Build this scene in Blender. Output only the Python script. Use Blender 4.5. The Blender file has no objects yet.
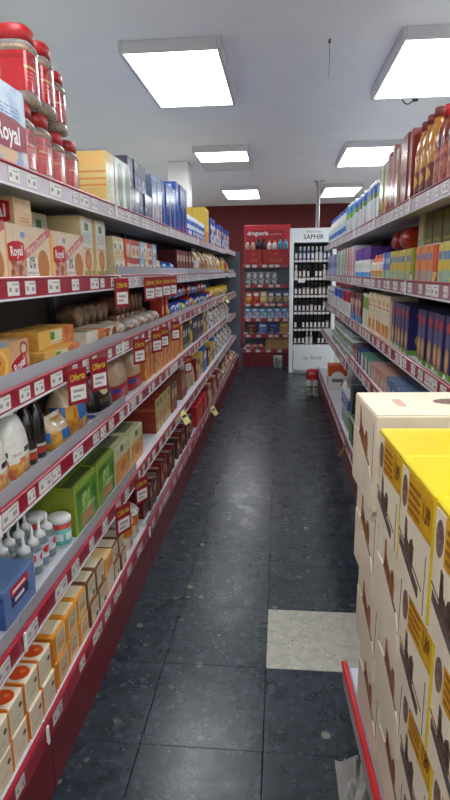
import bpy, math, random
from mathutils import Matrix, Vector
random.seed(7)
S = bpy.context.scene
COL = S.collection

# ------------------------------------------------------------------ camera
F_PX = 575.0
PITCH, YAW, ROLL, CAM_H = math.radians(12.55), math.radians(5.53), math.radians(0.7), 1.5
fw = Vector((-math.sin(YAW)*math.cos(PITCH), math.cos(YAW)*math.cos(PITCH), -math.sin(PITCH)))
rt = fw.cross(Vector((0, 0, 1))).normalized()
up = rt.cross(fw)
r2 = rt*math.cos(ROLL) - up*math.sin(ROLL)
u2 = rt*math.sin(ROLL) + up*math.cos(ROLL)
cd = bpy.data.cameras.new('camera')
cam = bpy.data.objects.new('camera', cd)
COL.objects.link(cam)
cd.sensor_fit = 'VERTICAL'
cd.sensor_height = 24.0
cd.lens = F_PX/800*24.0
cd.clip_start = 0.02
m = Matrix.Identity(4)
for i in range(3):
    m[i][0], m[i][1], m[i][2] = r2[i], u2[i], -fw[i]
m[2][3] = CAM_H
cam.matrix_world = m
S.camera = cam

# ------------------------------------------------------------------ world, exposure, lamp strength
w = bpy.data.worlds.new('world')
S.world = w
w.use_nodes = True
w.node_tree.nodes['Background'].inputs[0].default_value = (0.6, 0.68, 0.8, 1)
w.node_tree.nodes['Background'].inputs[1].default_value = 0.02
S.view_settings.view_transform = 'Standard'
S.view_settings.look = 'None'
S.view_settings.exposure = 0.0
S.view_settings.gamma = 1.0
S.view_settings.use_curve_mapping = False
LAMP = 9.8

# ------------------------------------------------------------------ materials
def lin(c):
    o = []
    for v in c[:3]:
        v = v/255.0
        o.append(v/12.92 if v <= 0.04045 else ((v+0.055)/1.055)**2.4)
    return (o[0], o[1], o[2], 1.0)

MATS = {}
def simple(name, col, rough=0.5, metal=0.0, coat=0.0, spec=0.5):
    if name in MATS: return MATS[name]
    mt = bpy.data.materials.new(name)
    mt.use_nodes = True
    b = mt.node_tree.nodes['Principled BSDF']
    b.inputs['Base Color'].default_value = lin(col)
    b.inputs['Roughness'].default_value = rough
    b.inputs['Metallic'].default_value = metal
    b.inputs['Coat Weight'].default_value = coat
    b.inputs['Coat Roughness'].default_value = 0.15
    b.inputs['Specular IOR Level'].default_value = spec
    MATS[name] = mt
    return mt

class NT:
    """small helper around a node tree"""
    def __init__(s, mt):
        s.nt = mt.node_tree
        s.N = s.nt.nodes
        s.L = s.nt.links
    def put(s, sock, v):
        if isinstance(v, bpy.types.NodeSocket): s.L.new(v, sock)
        elif v is not None: sock.default_value = v
    def math(s, op, a, b=None):
        n = s.N.new('ShaderNodeMath'); n.operation = op
        s.put(n.inputs[0], a)
        if b is not None: s.put(n.inputs[1], b)
        return n.outputs[0]
    def vmath(s, op, a, b=None, out=0):
        n = s.N.new('ShaderNodeVectorMath'); n.operation = op
        s.put(n.inputs[0], a)
        if b is not None: s.put(n.inputs[1], b)
        return n.outputs[out]
    def mix(s, f, a, b):
        n = s.N.new('ShaderNodeMix'); n.data_type = 'RGBA'
        s.put(n.inputs[0], f); s.put(n.inputs[6], a); s.put(n.inputs[7], b)
        return n.outputs[2]
    def noise(s, vec, scale, detail=2.0):
        n = s.N.new('ShaderNodeTexNoise')
        s.put(n.inputs['Vector'], vec)
        n.inputs['Scale'].default_value = scale
        n.inputs['Detail'].default_value = detail
        return n.outputs['Fac']
    def ramp(s, f, a, b):
        n = s.N.new('ShaderNodeMapRange')
        s.put(n.inputs[0], f); n.inputs[1].default_value = a; n.inputs[2].default_value = b
        return n.outputs[0]

def pmat(name, base, els=(), rough=0.45, coat=0.0):
    """printed packaging: flat print laid over the faces of a pack.
    els: (kind, face, ...) with face F front, S sides, T top, A front+sides
    rect u0 u1 v0 v1 col | ell u v ru rv col | pic u0 u1 v0 v1 colA colB scale | lines u0 u1 v0 v1 col rows"""
    if name in MATS: return MATS[name]
    mt = bpy.data.materials.new(name); mt.use_nodes = True
    t = NT(mt); bs = t.N['Principled BSDF']
    bs.inputs['Roughness'].default_value = rough
    bs.inputs['Coat Weight'].default_value = coat
    bs.inputs['Coat Roughness'].default_value = 0.12
    tc = t.N.new('ShaderNodeTexCoord')
    g = t.N.new('ShaderNodeSeparateXYZ'); t.L.new(tc.outputs['Generated'], g.inputs[0])
    n = t.N.new('ShaderNodeSeparateXYZ'); t.L.new(tc.outputs['Normal'], n.inputs[0])
    ax = t.math('GREATER_THAN', t.math('ABSOLUTE', n.outputs[0]), 0.6)
    az = t.math('GREATER_THAN', t.math('ABSOLUTE', n.outputs[2]), 0.75)
    mx = t.math('MAXIMUM', ax, az)
    def lerp(f, a, b):
        return t.math('ADD', a, t.math('MULTIPLY', f, t.math('SUBTRACT', b, a)))
    u = lerp(mx, g.outputs[0], g.outputs[1])
    v = lerp(az, g.outputs[2], g.outputs[0])
    uv = t.N.new('ShaderNodeCombineXYZ'); t.L.new(u, uv.inputs[0]); t.L.new(v, uv.inputs[1])
    uv = uv.outputs[0]
    nside = t.math('SUBTRACT', 1.0, mx)
    ntop = t.math('SUBTRACT', 1.0, az)
    fm = {'F': ax, 'S': nside, 'T': az, 'A': ntop}
    cur = lin(base)
    # faint print mottling so that no face is one dead flat tone
    nz = t.noise(tc.outputs['Object'], 55.0, 3.0)
    d = tuple(x*0.8 for x in lin(base)[:3]) + (1,)
    cur = t.mix(t.math('MULTIPLY', t.ramp(nz, 0.42, 0.72), 0.55), cur, d)
    for e in els:
        k, face = e[0], e[1]
        if k == 'ell':
            c, r, col = e[2:4], e[4:6], e[6]
            dd = t.vmath('DIVIDE', t.vmath('SUBTRACT', uv, (c[0], c[1], 0)), (r[0], r[1], 1))
            mk = t.math('LESS_THAN', t.vmath('LENGTH', dd, None, 1), 1.0)
            colr = lin(col)
        else:
            u0, u1, v0, v1 = e[2:6]
            dd = t.vmath('DIVIDE', t.vmath('SUBTRACT', uv, ((u0+u1)/2, (v0+v1)/2, 0)), ((u1-u0)/2, (v1-v0)/2, 1))
            dd = t.vmath('ABSOLUTE', dd)
            sp = t.N.new('ShaderNodeSeparateXYZ'); t.L.new(dd, sp.inputs[0])
            mk = t.math('LESS_THAN', t.math('MAXIMUM', sp.outputs[0], sp.outputs[1]), 1.0)
            colr = lin(e[6])
            if k == 'pic':
                nn = t.noise(t.vmath('ADD', tc.outputs['Object'], (len(name)*.37, 3.1, 1.7)), e[8], 3.0)
                colr = t.mix(t.ramp(nn, 0.42, 0.6), lin(e[6]), lin(e[7]))
            if k == 'lines':
                st = t.math('GREATER_THAN', t.math('FRACT', t.math('MULTIPLY', v, e[7])), 0.5)
                nn = t.noise(t.vmath('MULTIPLY', uv, (60.0, e[7], 0)), 1.0, 0.0)
                mk = t.math('MULTIPLY', mk, t.math('MULTIPLY', st, t.math('GREATER_THAN', nn, 0.47)))
        mk = t.math('MULTIPLY', mk, fm[face])
        cur = t.mix(mk, cur, colr)
    t.L.new(cur, bs.inputs['Base Color'])
    MATS[name] = mt
    return mt

def clear(name, tint=(235, 238, 242), opacity=0.3, rough=0.1):
    """thin clear plastic or glass wall"""
    if name in MATS: return MATS[name]
    mt = bpy.data.materials.new(name); mt.use_nodes = True
    t = NT(mt); bs = t.N['Principled BSDF']; out = t.N['Material Output']
    bs.inputs['Base Color'].default_value = lin(tint)
    bs.inputs['Roughness'].default_value = rough
    tr = t.N.new('ShaderNodeBsdfTransparent'); tr.inputs[0].default_value = lin(tint)
    mx = t.N.new('ShaderNodeMixShader')
    fr = t.N.new('ShaderNodeFresnel'); fr.inputs[0].default_value = 1.45
    f = t.math('MINIMUM', t.math('ADD', fr.outputs[0], opacity), 1.0)
    t.L.new(f, mx.inputs[0]); t.L.new(tr.outputs[0], mx.inputs[1]); t.L.new(bs.outputs[0], mx.inputs[2])
    t.L.new(mx.outputs[0], out.inputs[0])
    MATS[name] = mt
    return mt

def mottled(name, a, b, scale, rough=0.5, lo=0.42, hi=0.6, coat=0.0, bump=0.0):
    if name in MATS: return MATS[name]
    mt = bpy.data.materials.new(name); mt.use_nodes = True
    t = NT(mt); bs = t.N['Principled BSDF']
    tc = t.N.new('ShaderNodeTexCoord')
    f = t.noise(tc.outputs['Object'], scale, 4.0)
    t.L.new(t.mix(t.ramp(f, lo, hi), lin(a), lin(b)), bs.inputs['Base Color'])
    bs.inputs['Roughness'].default_value = rough
    bs.inputs['Coat Weight'].default_value = coat
    if bump:
        bp = t.N.new('ShaderNodeBump'); bp.inputs['Strength'].default_value = bump; bp.inputs['Distance'].default_value = 0.004
        t.L.new(f, bp.inputs['Height']); t.L.new(bp.outputs[0], bs.inputs['Normal'])
    MATS[name] = mt
    return mt

def terrazzo(name, base, base2, chips, rough):
    if name in MATS: return MATS[name]
    mt = bpy.data.materials.new(name); mt.use_nodes = True
    t = NT(mt); bs = t.N['Principled BSDF']
    ge = t.N.new('ShaderNodeNewGeometry')
    pos = ge.outputs['Position']
    warp = t.N.new('ShaderNodeTexNoise'); t.L.new(pos, warp.inputs['Vector']); warp.inputs['Scale'].default_value = 30
    p2 = t.vmath('ADD', pos, t.vmath('SCALE', warp.outputs['Color'], None))
    p2.node.inputs[1].links[0].from_node.inputs[3].default_value = 0.016
    cur = t.mix(t.ramp(t.noise(pos, 22.0, 5.0), 0.38, 0.62), lin(base), lin(base2))
    for sc, th, col, sel in chips:
        v1 = t.N.new('ShaderNodeTexVoronoi'); t.L.new(p2, v1.inputs['Vector']); v1.inputs['Scale'].default_value = sc
        sp = t.N.new('ShaderNodeSeparateColor'); t.L.new(v1.outputs['Color'], sp.inputs[0])
        mk = t.math('MULTIPLY', t.math('LESS_THAN', v1.outputs['Distance'], th), t.math('GREATER_THAN', sp.outputs[0], sel))
        cur = t.mix(t.math('MULTIPLY', mk, t.math('ADD', t.math('MULTIPLY', sp.outputs[1], 0.65), 0.2)), cur, lin(col))
    t.L.new(cur, bs.inputs['Base Color'])
    rn = t.noise(pos, 9.0, 4.0)
    rr = t.N.new('ShaderNodeMapRange'); t.L.new(rn, rr.inputs[0])
    rr.inputs[1].default_value = 0.3; rr.inputs[2].default_value = 0.7
    rr.inputs[3].default_value = rough-0.025; rr.inputs[4].default_value = rough+0.05
    t.L.new(rr.outputs[0], bs.inputs['Roughness'])
    bp = t.N.new('ShaderNodeBump'); bp.inputs['Strength'].default_value = 0.12; bp.inputs['Distance'].default_value = 0.002
    t.L.new(t.noise(pos, 60.0, 3.0), bp.inputs['Height']); t.L.new(bp.outputs[0], bs.inputs['Normal'])
    MATS[name] = mt
    return mt

M_RED = simple('shelf_red', (160, 24, 48), 0.34, 0, 0.4)
M_REDK = simple('plinth_red', (116, 15, 28), 0.42, 0, 0.15)
M_STEEL = simple('shelf_steel', (214, 216, 222), 0.42)
M_BACK = simple('back_steel', (74, 72, 74), 0.6)
M_GREY = simple('grey_steel', (96, 102, 114), 0.5)
M_WHITE = simple('white_plastic', (238, 238, 236), 0.4)
M_PAPER = simple('paper', (224, 221, 216), 0.6)
M_INK = simple('ink', (60, 56, 60), 0.6)
M_INKL = simple('tag_ink', (150, 148, 150), 0.6)
M_BLACK = simple('black_plastic', (22, 22, 26), 0.35)
M_LIP = clear('riser_plastic', (228, 230, 236), 0.24, 0.2)
M_YEL = simple('yellow_card', (232, 222, 150), 0.5)

# ------------------------------------------------------------------ mesh building
class MB:
    def __init__(s):
        s.v, s.f, s.mi, s.mats, s.sm = [], [], [], [], []
    def mat(s, mt):
        if mt not in s.mats: s.mats.append(mt)
        return s.mats.index(mt)
    def add(s, vs, fs, mt, smooth=False):
        o = len(s.v); k = s.mat(mt)
        s.v += [tuple(p) for p in vs]
        for f in fs:
            s.f.append(tuple(i+o for i in f)); s.mi.append(k); s.sm.append(smooth)
    def box(s, x0, x1, y0, y1, z0, z1, mt):
        vs = [(x, y, z) for x in (x0, x1) for y in (y0, y1) for z in (z0, z1)]
        s.add(vs, [(0, 1, 3, 2), (4, 6, 7, 5), (0, 4, 5, 1), (2, 3, 7, 6), (0, 2, 6, 4), (1, 5, 7, 3)], mt)
    def cbox(s, x0, x1, y0, y1, z0, z1, c, mt):
        """box with chamfered edges"""
        lo, hi = (x0, y0, z0), (x1, y1, z1)
        vs, idx = [], {}
        for sx in (0, 1):
            for sy in (0, 1):
                for sz in (0, 1):
                    sg = (sx, sy, sz)
                    for a in range(3):
                        p = []
                        for b in range(3):
                            e = hi[b] if sg[b] else lo[b]
                            p.append(e if b == a else (e-c if sg[b] else e+c))
                        idx[(sg, a)] = len(vs); vs.append(p)
        fs = []
        for a in range(3):
            b, d = (a+1) % 3, (a+2) % 3
            for sa in (0, 1):
                def k(sb, sd):
                    g = [0, 0, 0]; g[a], g[b], g[d] = sa, sb, sd
                    return idx[(tuple(g), a)]
                q = [k(0, 0), k(1, 0), k(1, 1), k(0, 1)]
                fs.append(tuple(q if sa else q[::-1]))
        for a in range(3):                       # chamfers along axis a
            b, d = (a+1) % 3, (a+2) % 3
            for sb in (0, 1):
                for sd in (0, 1):
                    def k(sa, which):
                        g = [0, 0, 0]; g[a], g[b], g[d] = sa, sb, sd
                        return idx[(tuple(g), which)]
                    q = [k(0, b), k(1, b), k(1, d), k(0, d)]
                    fs.append(tuple(q if sb == sd else q[::-1]) if False else tuple(q))
        for sx in (0, 1):
            for sy in (0, 1):
                for sz in (0, 1):
                    fs.append(tuple(idx[((sx, sy, sz), a)] for a in range(3)))
        s.add(vs, fs, mt)
    def loft(s, rings, mt, seg=16, cx=0, cy=0, cap0=True, cap1=True, smooth=True, wob=0.0, seed=1):
        """rings: (z, half_x, half_y, squareness)"""
        rn = random.Random(seed)
        vs, fs = [], []
        for z, a, b, n in rings:
            for i in range(seg):
                t = 2*math.pi*(i+0.5)/seg
                c, q = math.cos(t), math.sin(t)
                k = (abs(c)**n + abs(q)**n)**(-1.0/n)
                j = 1 + (rn.random()-.5)*wob
                vs.append((cx+a*c*k*j, cy+b*q*k*j, z + (rn.random()-.5)*wob*.02))
        R = len(rings)
        for r in range(R-1):
            for i in range(seg):
                i2 = (i+1) % seg
                fs.append((r*seg+i, r*seg+i2, (r+1)*seg+i2, (r+1)*seg+i))
        if cap0: fs.append(tuple(range(seg-1, -1, -1)))
        if cap1: fs.append(tuple((R-1)*seg+i for i in range(seg)))
        s.add(vs, fs, mt, smooth)
    def tube(s, a, b, r, mt, seg=12, smooth=True):
        a, b = Vector(a), Vector(b); d = (b-a).normalized()
        q = d.orthogonal().normalized(); p = d.cross(q)
        vs = []
        for c in (a, b):
            for i in range(seg):
                t = 2*math.pi*i/seg
                vs.append(c + q*math.cos(t)*r + p*math.sin(t)*r)
        fs = [(i, (i+1) % seg, seg+(i+1) % seg, seg+i) for i in range(seg)]
        fs += [tuple(range(seg-1, -1, -1)), tuple(range(seg, 2*seg))]
        s.add(vs, fs, mt, False)
        if smooth:
            for i in range(len(s.sm)-len(fs), len(s.sm)-2): s.sm[i] = True
    def drop(s):
        lo = min(p[2] for p in s.v)
        s.v = [(p[0], p[1], p[2]-lo) for p in s.v]
    def mesh(s, name):
        me = bpy.data.meshes.new(name)
        me.from_pydata(s.v, [], s.f)
        for mt in s.mats: me.materials.append(mt)
        me.polygons.foreach_set('material_index', s.mi)
        me.polygons.foreach_set('use_smooth', s.sm)
        import bmesh
        bm = bmesh.new(); bm.from_mesh(me)
        bmesh.ops.recalc_face_normals(bm, faces=bm.faces)
        bm.to_mesh(me); bm.free()
        me.update()
        return me
    def addmesh(s, me, mt, mat4):
        s.add([mat4 @ v.co for v in me.vertices], [tuple(p.vertices) for p in me.polygons], mt)

TXT = {}
def text_mesh(body, size=1.0, shear=0.0, extrude=0.002, bold=0.0):
    key = (body, shear, bold)
    if key in TXT: return TXT[key]
    cu = bpy.data.curves.new('lettering', 'FONT')
    cu.body = body; cu.size = 1.0; cu.shear = shear; cu.extrude = extrude; cu.offset = bold
    cu.align_x = 'CENTER'; cu.align_y = 'CENTER'; cu.resolution_u = 2
    o = bpy.data.objects.new('lettering', cu); COL.objects.link(o)
    bpy.context.view_layer.update()
    me = bpy.data.meshes.new_from_object(o.evaluated_get(bpy.context.evaluated_depsgraph_get()))
    bpy.data.objects.remove(o); bpy.data.curves.remove(cu)
    TXT[key] = me
    return me
# reading frame on a face whose outward normal is +X, then -Y, then up
FACE_X = Matrix(((0, 0, 1, 0), (1, 0, 0, 0), (0, 1, 0, 0), (0, 0, 0, 1)))
FACE_NY = Matrix(((1, 0, 0, 0), (0, 0, -1, 0), (0, 1, 0, 0), (0, 0, 0, 1)))
FACE_UP = Matrix.Identity(4)
def put_text(mb, body, face, loc, size, mt, rot=0.0, shear=0.0, bold=0.0, sx=1.0):
    me = text_mesh(body, 1.0, shear, 0.002, bold)
    M = Matrix.Translation(loc) @ face @ Matrix.Rotation(rot, 4, 'Z') @ Matrix.Diagonal((size*sx, size, size*0.4, 1))
    mb.addmesh(me, mt, M)

# ------------------------------------------------------------------ objects
def tag(o, label=None, cat=None, group=None, kind=None):
    if label: o['label'] = label
    if cat: o['category'] = cat
    if group: o['group'] = group
    if kind: o['kind'] = kind
    return o
def ob(name, mesh, parent=None, loc=None, rz=0.0):
    if isinstance(mesh, MB): mesh = mesh.mesh(name)
    o = bpy.data.objects.new(name, mesh); COL.objects.link(o)
    if parent is not None: o.parent = parent
    if loc is not None: o.location = loc
    if rz: o.rotation_euler = (0, 0, rz)
    return o
def empty(name, loc=(0, 0, 0), rz=0.0):
    o = bpy.data.objects.new(name, None); COL.objects.link(o)
    o.empty_display_size = 0.05
    o.location = loc; o.rotation_euler = (0, 0, rz)
    return o
def struct(name, mb):
    return tag(ob(name, mb), kind='structure')

# ================================================================== the room
CEIL = 2.8
M_CEIL = mottled('ceiling_paint', (241, 246, 255), (238, 243, 254), 3.0, 0.85)
M_WALL = mottled('red_wall', (98, 17, 24), (88, 15, 21), 4.0, 0.7)
M_PLASTER = simple('plaster', (236, 236, 236), 0.8)
a = MB(); a.box(-4.6, 4.6, -3.2, 12.2, CEIL, CEIL+0.1, M_CEIL); struct('ceiling', a)
a = MB(); a.box(-4.6, 4.6, 12.1, 12.2, 0, CEIL, M_WALL); struct('wall_back', a)
a = MB(); a.box(-4.7, -4.6, -3.2, 12.2, 0, CEIL, M_PLASTER); struct('wall_left', a)
a = MB(); a.box(4.6, 4.7, -3.2, 12.2, 0, CEIL, M_PLASTER); struct('wall_right', a)
a = MB(); a.box(-4.6, 4.6, -3.3, -3.2, 0, CEIL, M_PLASTER); struct('wall_front', a)
M_GROUT = simple('grout', (34, 38, 44), 0.8)
M_TERW = terrazzo('cream_terrazzo', (186, 184, 170), (170, 168, 154),
                  [(70.0, 0.30, (120, 112, 98), 0.75), (45.0, 0.3, (206, 204, 192), 0.5)], 0.4)
a = MB(); a.box(-.85, .76, -.9, 12.2, -0.06, -0.008, M_GROUT)       # the aisle bed; unseen pale floor around it added to bounce light upward
a.box(-4.6, -.85, -3.2, 12.2, -0.06, 0.0, M_TERW); a.box(.76, 4.6, -3.2, 12.2, -0.06, 0.0, M_TERW); a.box(-.85, .76, -3.2, -.9, -0.06, 0.0, M_TERW)
floor = struct('floor', a)
M_TER = terrazzo('dark_terrazzo', (17, 26, 36), (34, 48, 61),
                 [(30.0, 0.4, (60, 72, 82), 0.5), (75.0, 0.33, (18, 20, 26), 0.5), (17.0, 0.26, (140, 136, 122), 0.88), (48.0, 0.26, (92, 100, 104), 0.85)], 0.27)
def tile_mesh(mt):
    t = MB(); t.cbox(-.1992, .1992, -.1992, .1992, -.02, 0, .0015, mt)
    return t.mesh('floor_tile')
tm, tw = tile_mesh(M_TER), tile_mesh(M_TERW)
for i in range(-2, 2):
    for j in range(-3, 27):
        x, y = -0.043 + .2 + .4*i, 1.955 + .2 + .4*(j-3)
        o = ob('floor_tile', tw if (i == 0 and j == 3) else tm, floor, (x, y, random.uniform(-.0006, 0)))
        if i == 0 and j == 3: tag(o, 'single cream replacement tile')

# white column behind the left shelving
a = MB(); a.cbox(-1.36, -1.115, 7.25, 7.55, 0.0, CEIL, .01, M_WHITE)
tag(ob('column', a), 'white square column rising behind blue boxes to the ceiling', 'column')

# ceiling lamps: shallow frames with two square diffusers each
def emis(name, col, st):
    mt = bpy.data.materials.new(name); mt.use_nodes = True
    b = mt.node_tree.nodes['Principled BSDF']
    b.inputs['Base Color'].default_value = (.9, .9, .9, 1)
    b.inputs['Emission Color'].default_value = col
    b.inputs['Emission Strength'].default_value = st
    return mt
M_LAMP = emis('lamp_diffuser', (0.945, 0.975, 1.0, 1), LAMP)
M_DIFF = simple('dead_diffuser', (225, 226, 230), 0.5)
M_FRAME = simple('lamp_frame', (205, 205, 210), 0.45)
fr = MB()
for sx in (-1, 1): fr.cbox(sx*.285-.012, sx*.285+.012, -.58, .58, -.065, 0, .003, M_FRAME)
for sy in (-1, 1): fr.cbox(-.273, .273, sy*.57-.012, sy*.57+.012, -.065, 0, .003, M_FRAME)
fr.box(-.28, .28, -.57, .57, -.012, -.001, M_FRAME)
fr = fr.mesh('frame')
df = MB(); df.box(-.272, .272, -.279, .279, -.06, -.05, M_LAMP); df = df.mesh('diffuser')
dd = MB(); dd.box(-.272, .272, -.279, .279, -.06, -.05, M_DIFF); dd = dd.mesh('diffuser')
lamp_names = {(1, 2): 'large lit ceiling panel above the left shelving, nearest in view',
              (1, 3): 'ceiling panel with a dead far half, beside the white column',
              (1, 4): 'small distant lit ceiling panel close to the red back wall, left row',
              (2, 2): 'large lit ceiling panel above the right shelving, cut by the frame',
              (2, 3): 'middle lit ceiling panel above the right shelving',
              (2, 4): 'distant lit ceiling panel above the right shelving near the pole'}
for i, x in enumerate((-2.25, -.645, .955, 2.55, -3.85, 4.1)):  # panels out of view are added to brighten the ceiling by bounce
    for j, y in enumerate((-1.55, 1.3, 4.17, 7.03, 9.98)):
        if True:
            o = empty('ceiling_lamp', (x, y, CEIL))
            tag(o, lamp_names.get((i, j), 'unseen lit ceiling panel added outside the picture'), 'lamp', 'ceiling panels')
            ob('frame', fr, o)
            ob('diffuser', df, o, (0, -.283, 0))
            ob('diffuser', dd if (i, j) == (1, 3) else df, o, (0, .283, 0))

# pole, hook wire, cable
M_POLE = simple('pole_metal', (196, 198, 202), 0.3, 0.6)
p = empty('ceiling_pole', (.545, 9.05, 0)); tag(p, 'slim white pole with ceiling flange behind the perfume stand', 'pole')
a = MB(); a.tube((0, 0, 0), (0, 0, CEIL-.02), .028, M_POLE, 16); ob('pole_shaft', a, p)
a = MB(); a.loft([(CEIL-.09, .03, .03, 2), (CEIL-.02, .045, .045, 2), (CEIL-.015, .085, .085, 2), (CEIL, .085, .085, 2)], M_POLE, 20); ob('flange', a, p)
p = empty('hanging_wire', (.27, 3.72, CEIL)); tag(p, 'thin wire dangling from a small ceiling hook', 'wire')
a = MB(); a.tube((0, 0, 0), (0, 0, -.02), .007, M_GREY, 8); ob('hook', a, p)
a = MB(); a.tube((0, 0, -.02), (.002, 0, -.1), .0012, M_INK, 6); a.tube((.002, 0, -.1), (0, 0, -.2), .0012, M_INK, 6); ob('strand', a, p)
p = empty('ceiling_cable', (.98, 4.86, CEIL)); tag(p, 'loose dark cable looping beside the right ceiling panel', 'cable')
a = MB()
pts = [(.12, 0, -.005), (.06, -.02, -.03), (.02, -.02, -.05), (-.03, 0, -.075), (-.06, 0, -.06), (-.07, .02, -.03)]
for q0, q1 in zip(pts, pts[1:]): a.tube(q0, q1, .0045, M_INK, 8)
ob('loop', a, p)
a = MB(); a.cbox(.0, .04, -.035, -.005, -.06, -.03, .004, M_INK); ob('connector', a, p)

# ================================================================== shelving
def price_tag_mesh(wd, hh):
    t = MB(); t.box(0, .0022, -wd/2, wd/2, -hh/2, hh/2, M_PAPER)
    t.box(.0022, .0026, -wd*.4, -wd*.2, -hh*.2, hh*.08, M_INKL)
    t.box(.0022, .0026, wd*.12, wd*.36, -hh*.26, hh*.02, M_INKL)
    t.box(.0022, .0026, -wd*.1, wd*.4, hh*.24, hh*.32, M_INKL)
    return t.mesh('price_tag')
TAGS = [price_tag_mesh(.07, .04), price_tag_mesh(.05, .038), price_tag_mesh(.1, .042)]
M_OFY = simple('offer_yellow', (206, 188, 60), 0.5)
M_OFR = simple('offer_red', (146, 24, 40), 0.45)
def offer_mesh():
    t = MB()
    t.cbox(0, .003, -.05, .05, -.13, 0, .0008, M_OFR)
    put_text(t, 'Oferta', FACE_X, (.0032, -.002, -.032), .036, M_OFY, 0.1, 0.2, 0.012, .8)
    t.box(.003, .0042, -.038, .038, -.116, -.062, M_PAPER)
    t.box(.0042, .0046, -.026, .026, -.086, -.076, M_INKL)
    t.box(.0042, .0046, -.03, .008, -.104, -.096, M_INKL)
    return t.mesh('offer_card')
OFFER = offer_mesh()
def flag_mesh():
    t = MB(); t.cbox(0, .002, -.03, .03, -.1, .0, .0005, M_YEL)
    t.box(.002, .0024, -.02, .02, -.05, -.03, M_INK)
    return t.mesh('shelf_flag')
FLAG = flag_mesh()
def clip_mesh():
    t = MB(); t.cbox(-.002, .006, -.006, .006, -.048, .012, .002, M_WHITE)
    return t.mesh('rail_clip')
CLIP = clip_mesh()

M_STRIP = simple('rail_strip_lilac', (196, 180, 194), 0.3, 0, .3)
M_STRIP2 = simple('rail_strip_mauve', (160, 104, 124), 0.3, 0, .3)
def bay(name, label, group, side, y0, y1, levels, back, plinth_x, offers=(), flags=(), dense=0.15, seed=0, top=None, end=False):
    """one bay of gondola shelving; levels: (z, rail_x, riser) bottom first. side +1: fronts face +X (left run)."""
    rn = random.Random(seed)
    g = empty(name, (back, y0, 0), 0 if side > 0 else math.pi)
    tag(g, label, 'shelving', group)
    W = y1-y0
    # local frame: x outwards from the back, y along the run (mirrored for the right run)
    def ly(y): return (y-y0)*side
    ya, yb = sorted((ly(y0+.002), ly(y1-.002)))
    topz = top if top else levels[-1][0]+.25
    a = MB(); a.box(0, .012, ya, yb, .02, topz, M_BACK); ob('back_panel', a, g)
    for yy in (y0, y1):
        s2 = .014
        c = ly(yy)
        cc = max(ya+s2, min(yb-s2, c))
        a = MB(); a.cbox(.012, .04, cc-s2, cc+s2, 0, topz+.01, .003, M_GREY); ob('upright', a, g)
    pd = abs(plinth_x-back)
    a = MB(); a.box(0.04, pd, ya, yb, 0.0, levels[0][0]-.045, M_REDK); ob('plinth', a, g)
    for li, (z, rx, riser) in enumerate(levels):
        d = abs(rx-back)
        a = MB(); a.cbox(.013, d-.012, ya, yb, z-.028, z, .003, M_STEEL)
        a.box(d-.03, d-.012, ya, yb, z-.05, z-.028, M_STEEL)
        sh = ob('shelf', a, g)
        rl = MB()
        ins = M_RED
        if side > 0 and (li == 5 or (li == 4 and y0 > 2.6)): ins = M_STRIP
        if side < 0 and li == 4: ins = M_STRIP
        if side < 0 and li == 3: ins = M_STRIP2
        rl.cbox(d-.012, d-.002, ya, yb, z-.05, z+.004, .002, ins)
        rl.cbox(d-.012, d+.003, ya, yb, z+.003, z+.012, .003, M_RED)
        rl.box(d-.004, d+.002, ya, yb, z-.054, z-.048, M_STEEL)
        ob('price_rail', rl, sh)
        if riser:
            t = MB(); t.box(d-.016, d-.013, ya, yb, z+.001, z+.001+riser, M_LIP); ob('riser', t, sh)
        y = y0 + rn.uniform(.04, .12)
        while y < y1-.05:
            tm_ = TAGS[rn.choice((0, 0, 0, 1, 1, 2))]
            ob('price_tag', tm_, sh, (d-.0018, ly(y), z-.021))
            y += dense*rn.uniform(.6, 1.5)
        for (ll, oy) in offers:
            if ll == li and y0 <= oy < y1: ob('offer_card', OFFER, sh, (d+.027, ly(oy), z-.004), -.42)
        for (ll, oy, rr) in flags:
            if ll == li and y0 <= oy < y1:
                f = ob('shelf_flag', FLAG, sh, (d+.003, ly(oy), z+.004)); f.rotation_euler = (math.radians(rr), math.radians(-25), math.radians(-40))
        if li > 0 or True:
            ob('rail_clip', CLIP, sh, (d+.002, yb-.014 if side > 0 else ya+.014, z-.004))
    if end:
        a = MB(); yy = ly(y1)
        q = sorted((yy, yy+side*.02))
        a.box(0, pd+.03, q[0], q[1], 0.0, 1.80, M_GREY); ob('end_panel', a, g)
    return g

LZ = [.225, .525, .87, 1.175, 1.482, 1.795]
LX = [-.66, -.70, -.74, -.75, -.75, -.75]
LB = [.05, 1.37, 2.70, 4.03, 5.36, 6.69, 8.0, 9.1]
LBACK = -1.105
offers = [(3, 1.97), (3, 2.22), (3, 2.9), (3, 3.33), (3, 3.55), (3, 3.95), (4, 2.62), (4, 3.2), (4, 3.42), (4, 3.68), (4, 3.9), (1, 2.28), (1, 2.62), (2, 4.4)]
flags = [(1, 3.95, 15), (0, 5.4, 18), (3, 7.9, 10)]
names = ['nearest', 'second', 'third', 'fourth', 'fifth', 'sixth', 'farthest']
for k in range(7):
    lv = []
    for i in range(6):
        ris = 0
        if i in (1, 2, 3) and k < 2: ris = .05
        if i == 3 and k >= 2: ris = .04
        if i == 4 and k >= 2: ris = .05
        if i == 0 and k >= 2: ris = .03
        lv.append((LZ[i], LX[i] if k < 6 else max(LX[i], -.70), ris))
    bay('shelving_bay', 'red-railed grey shelving bay on the left side of the aisle, %s along' % names[k], 'left aisle shelving',
        1, LB[k], LB[k+1], lv, LBACK, -.655, offers, flags, .15 if k < 3 else .2, 40+k, 1.9, k == 6)

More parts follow.
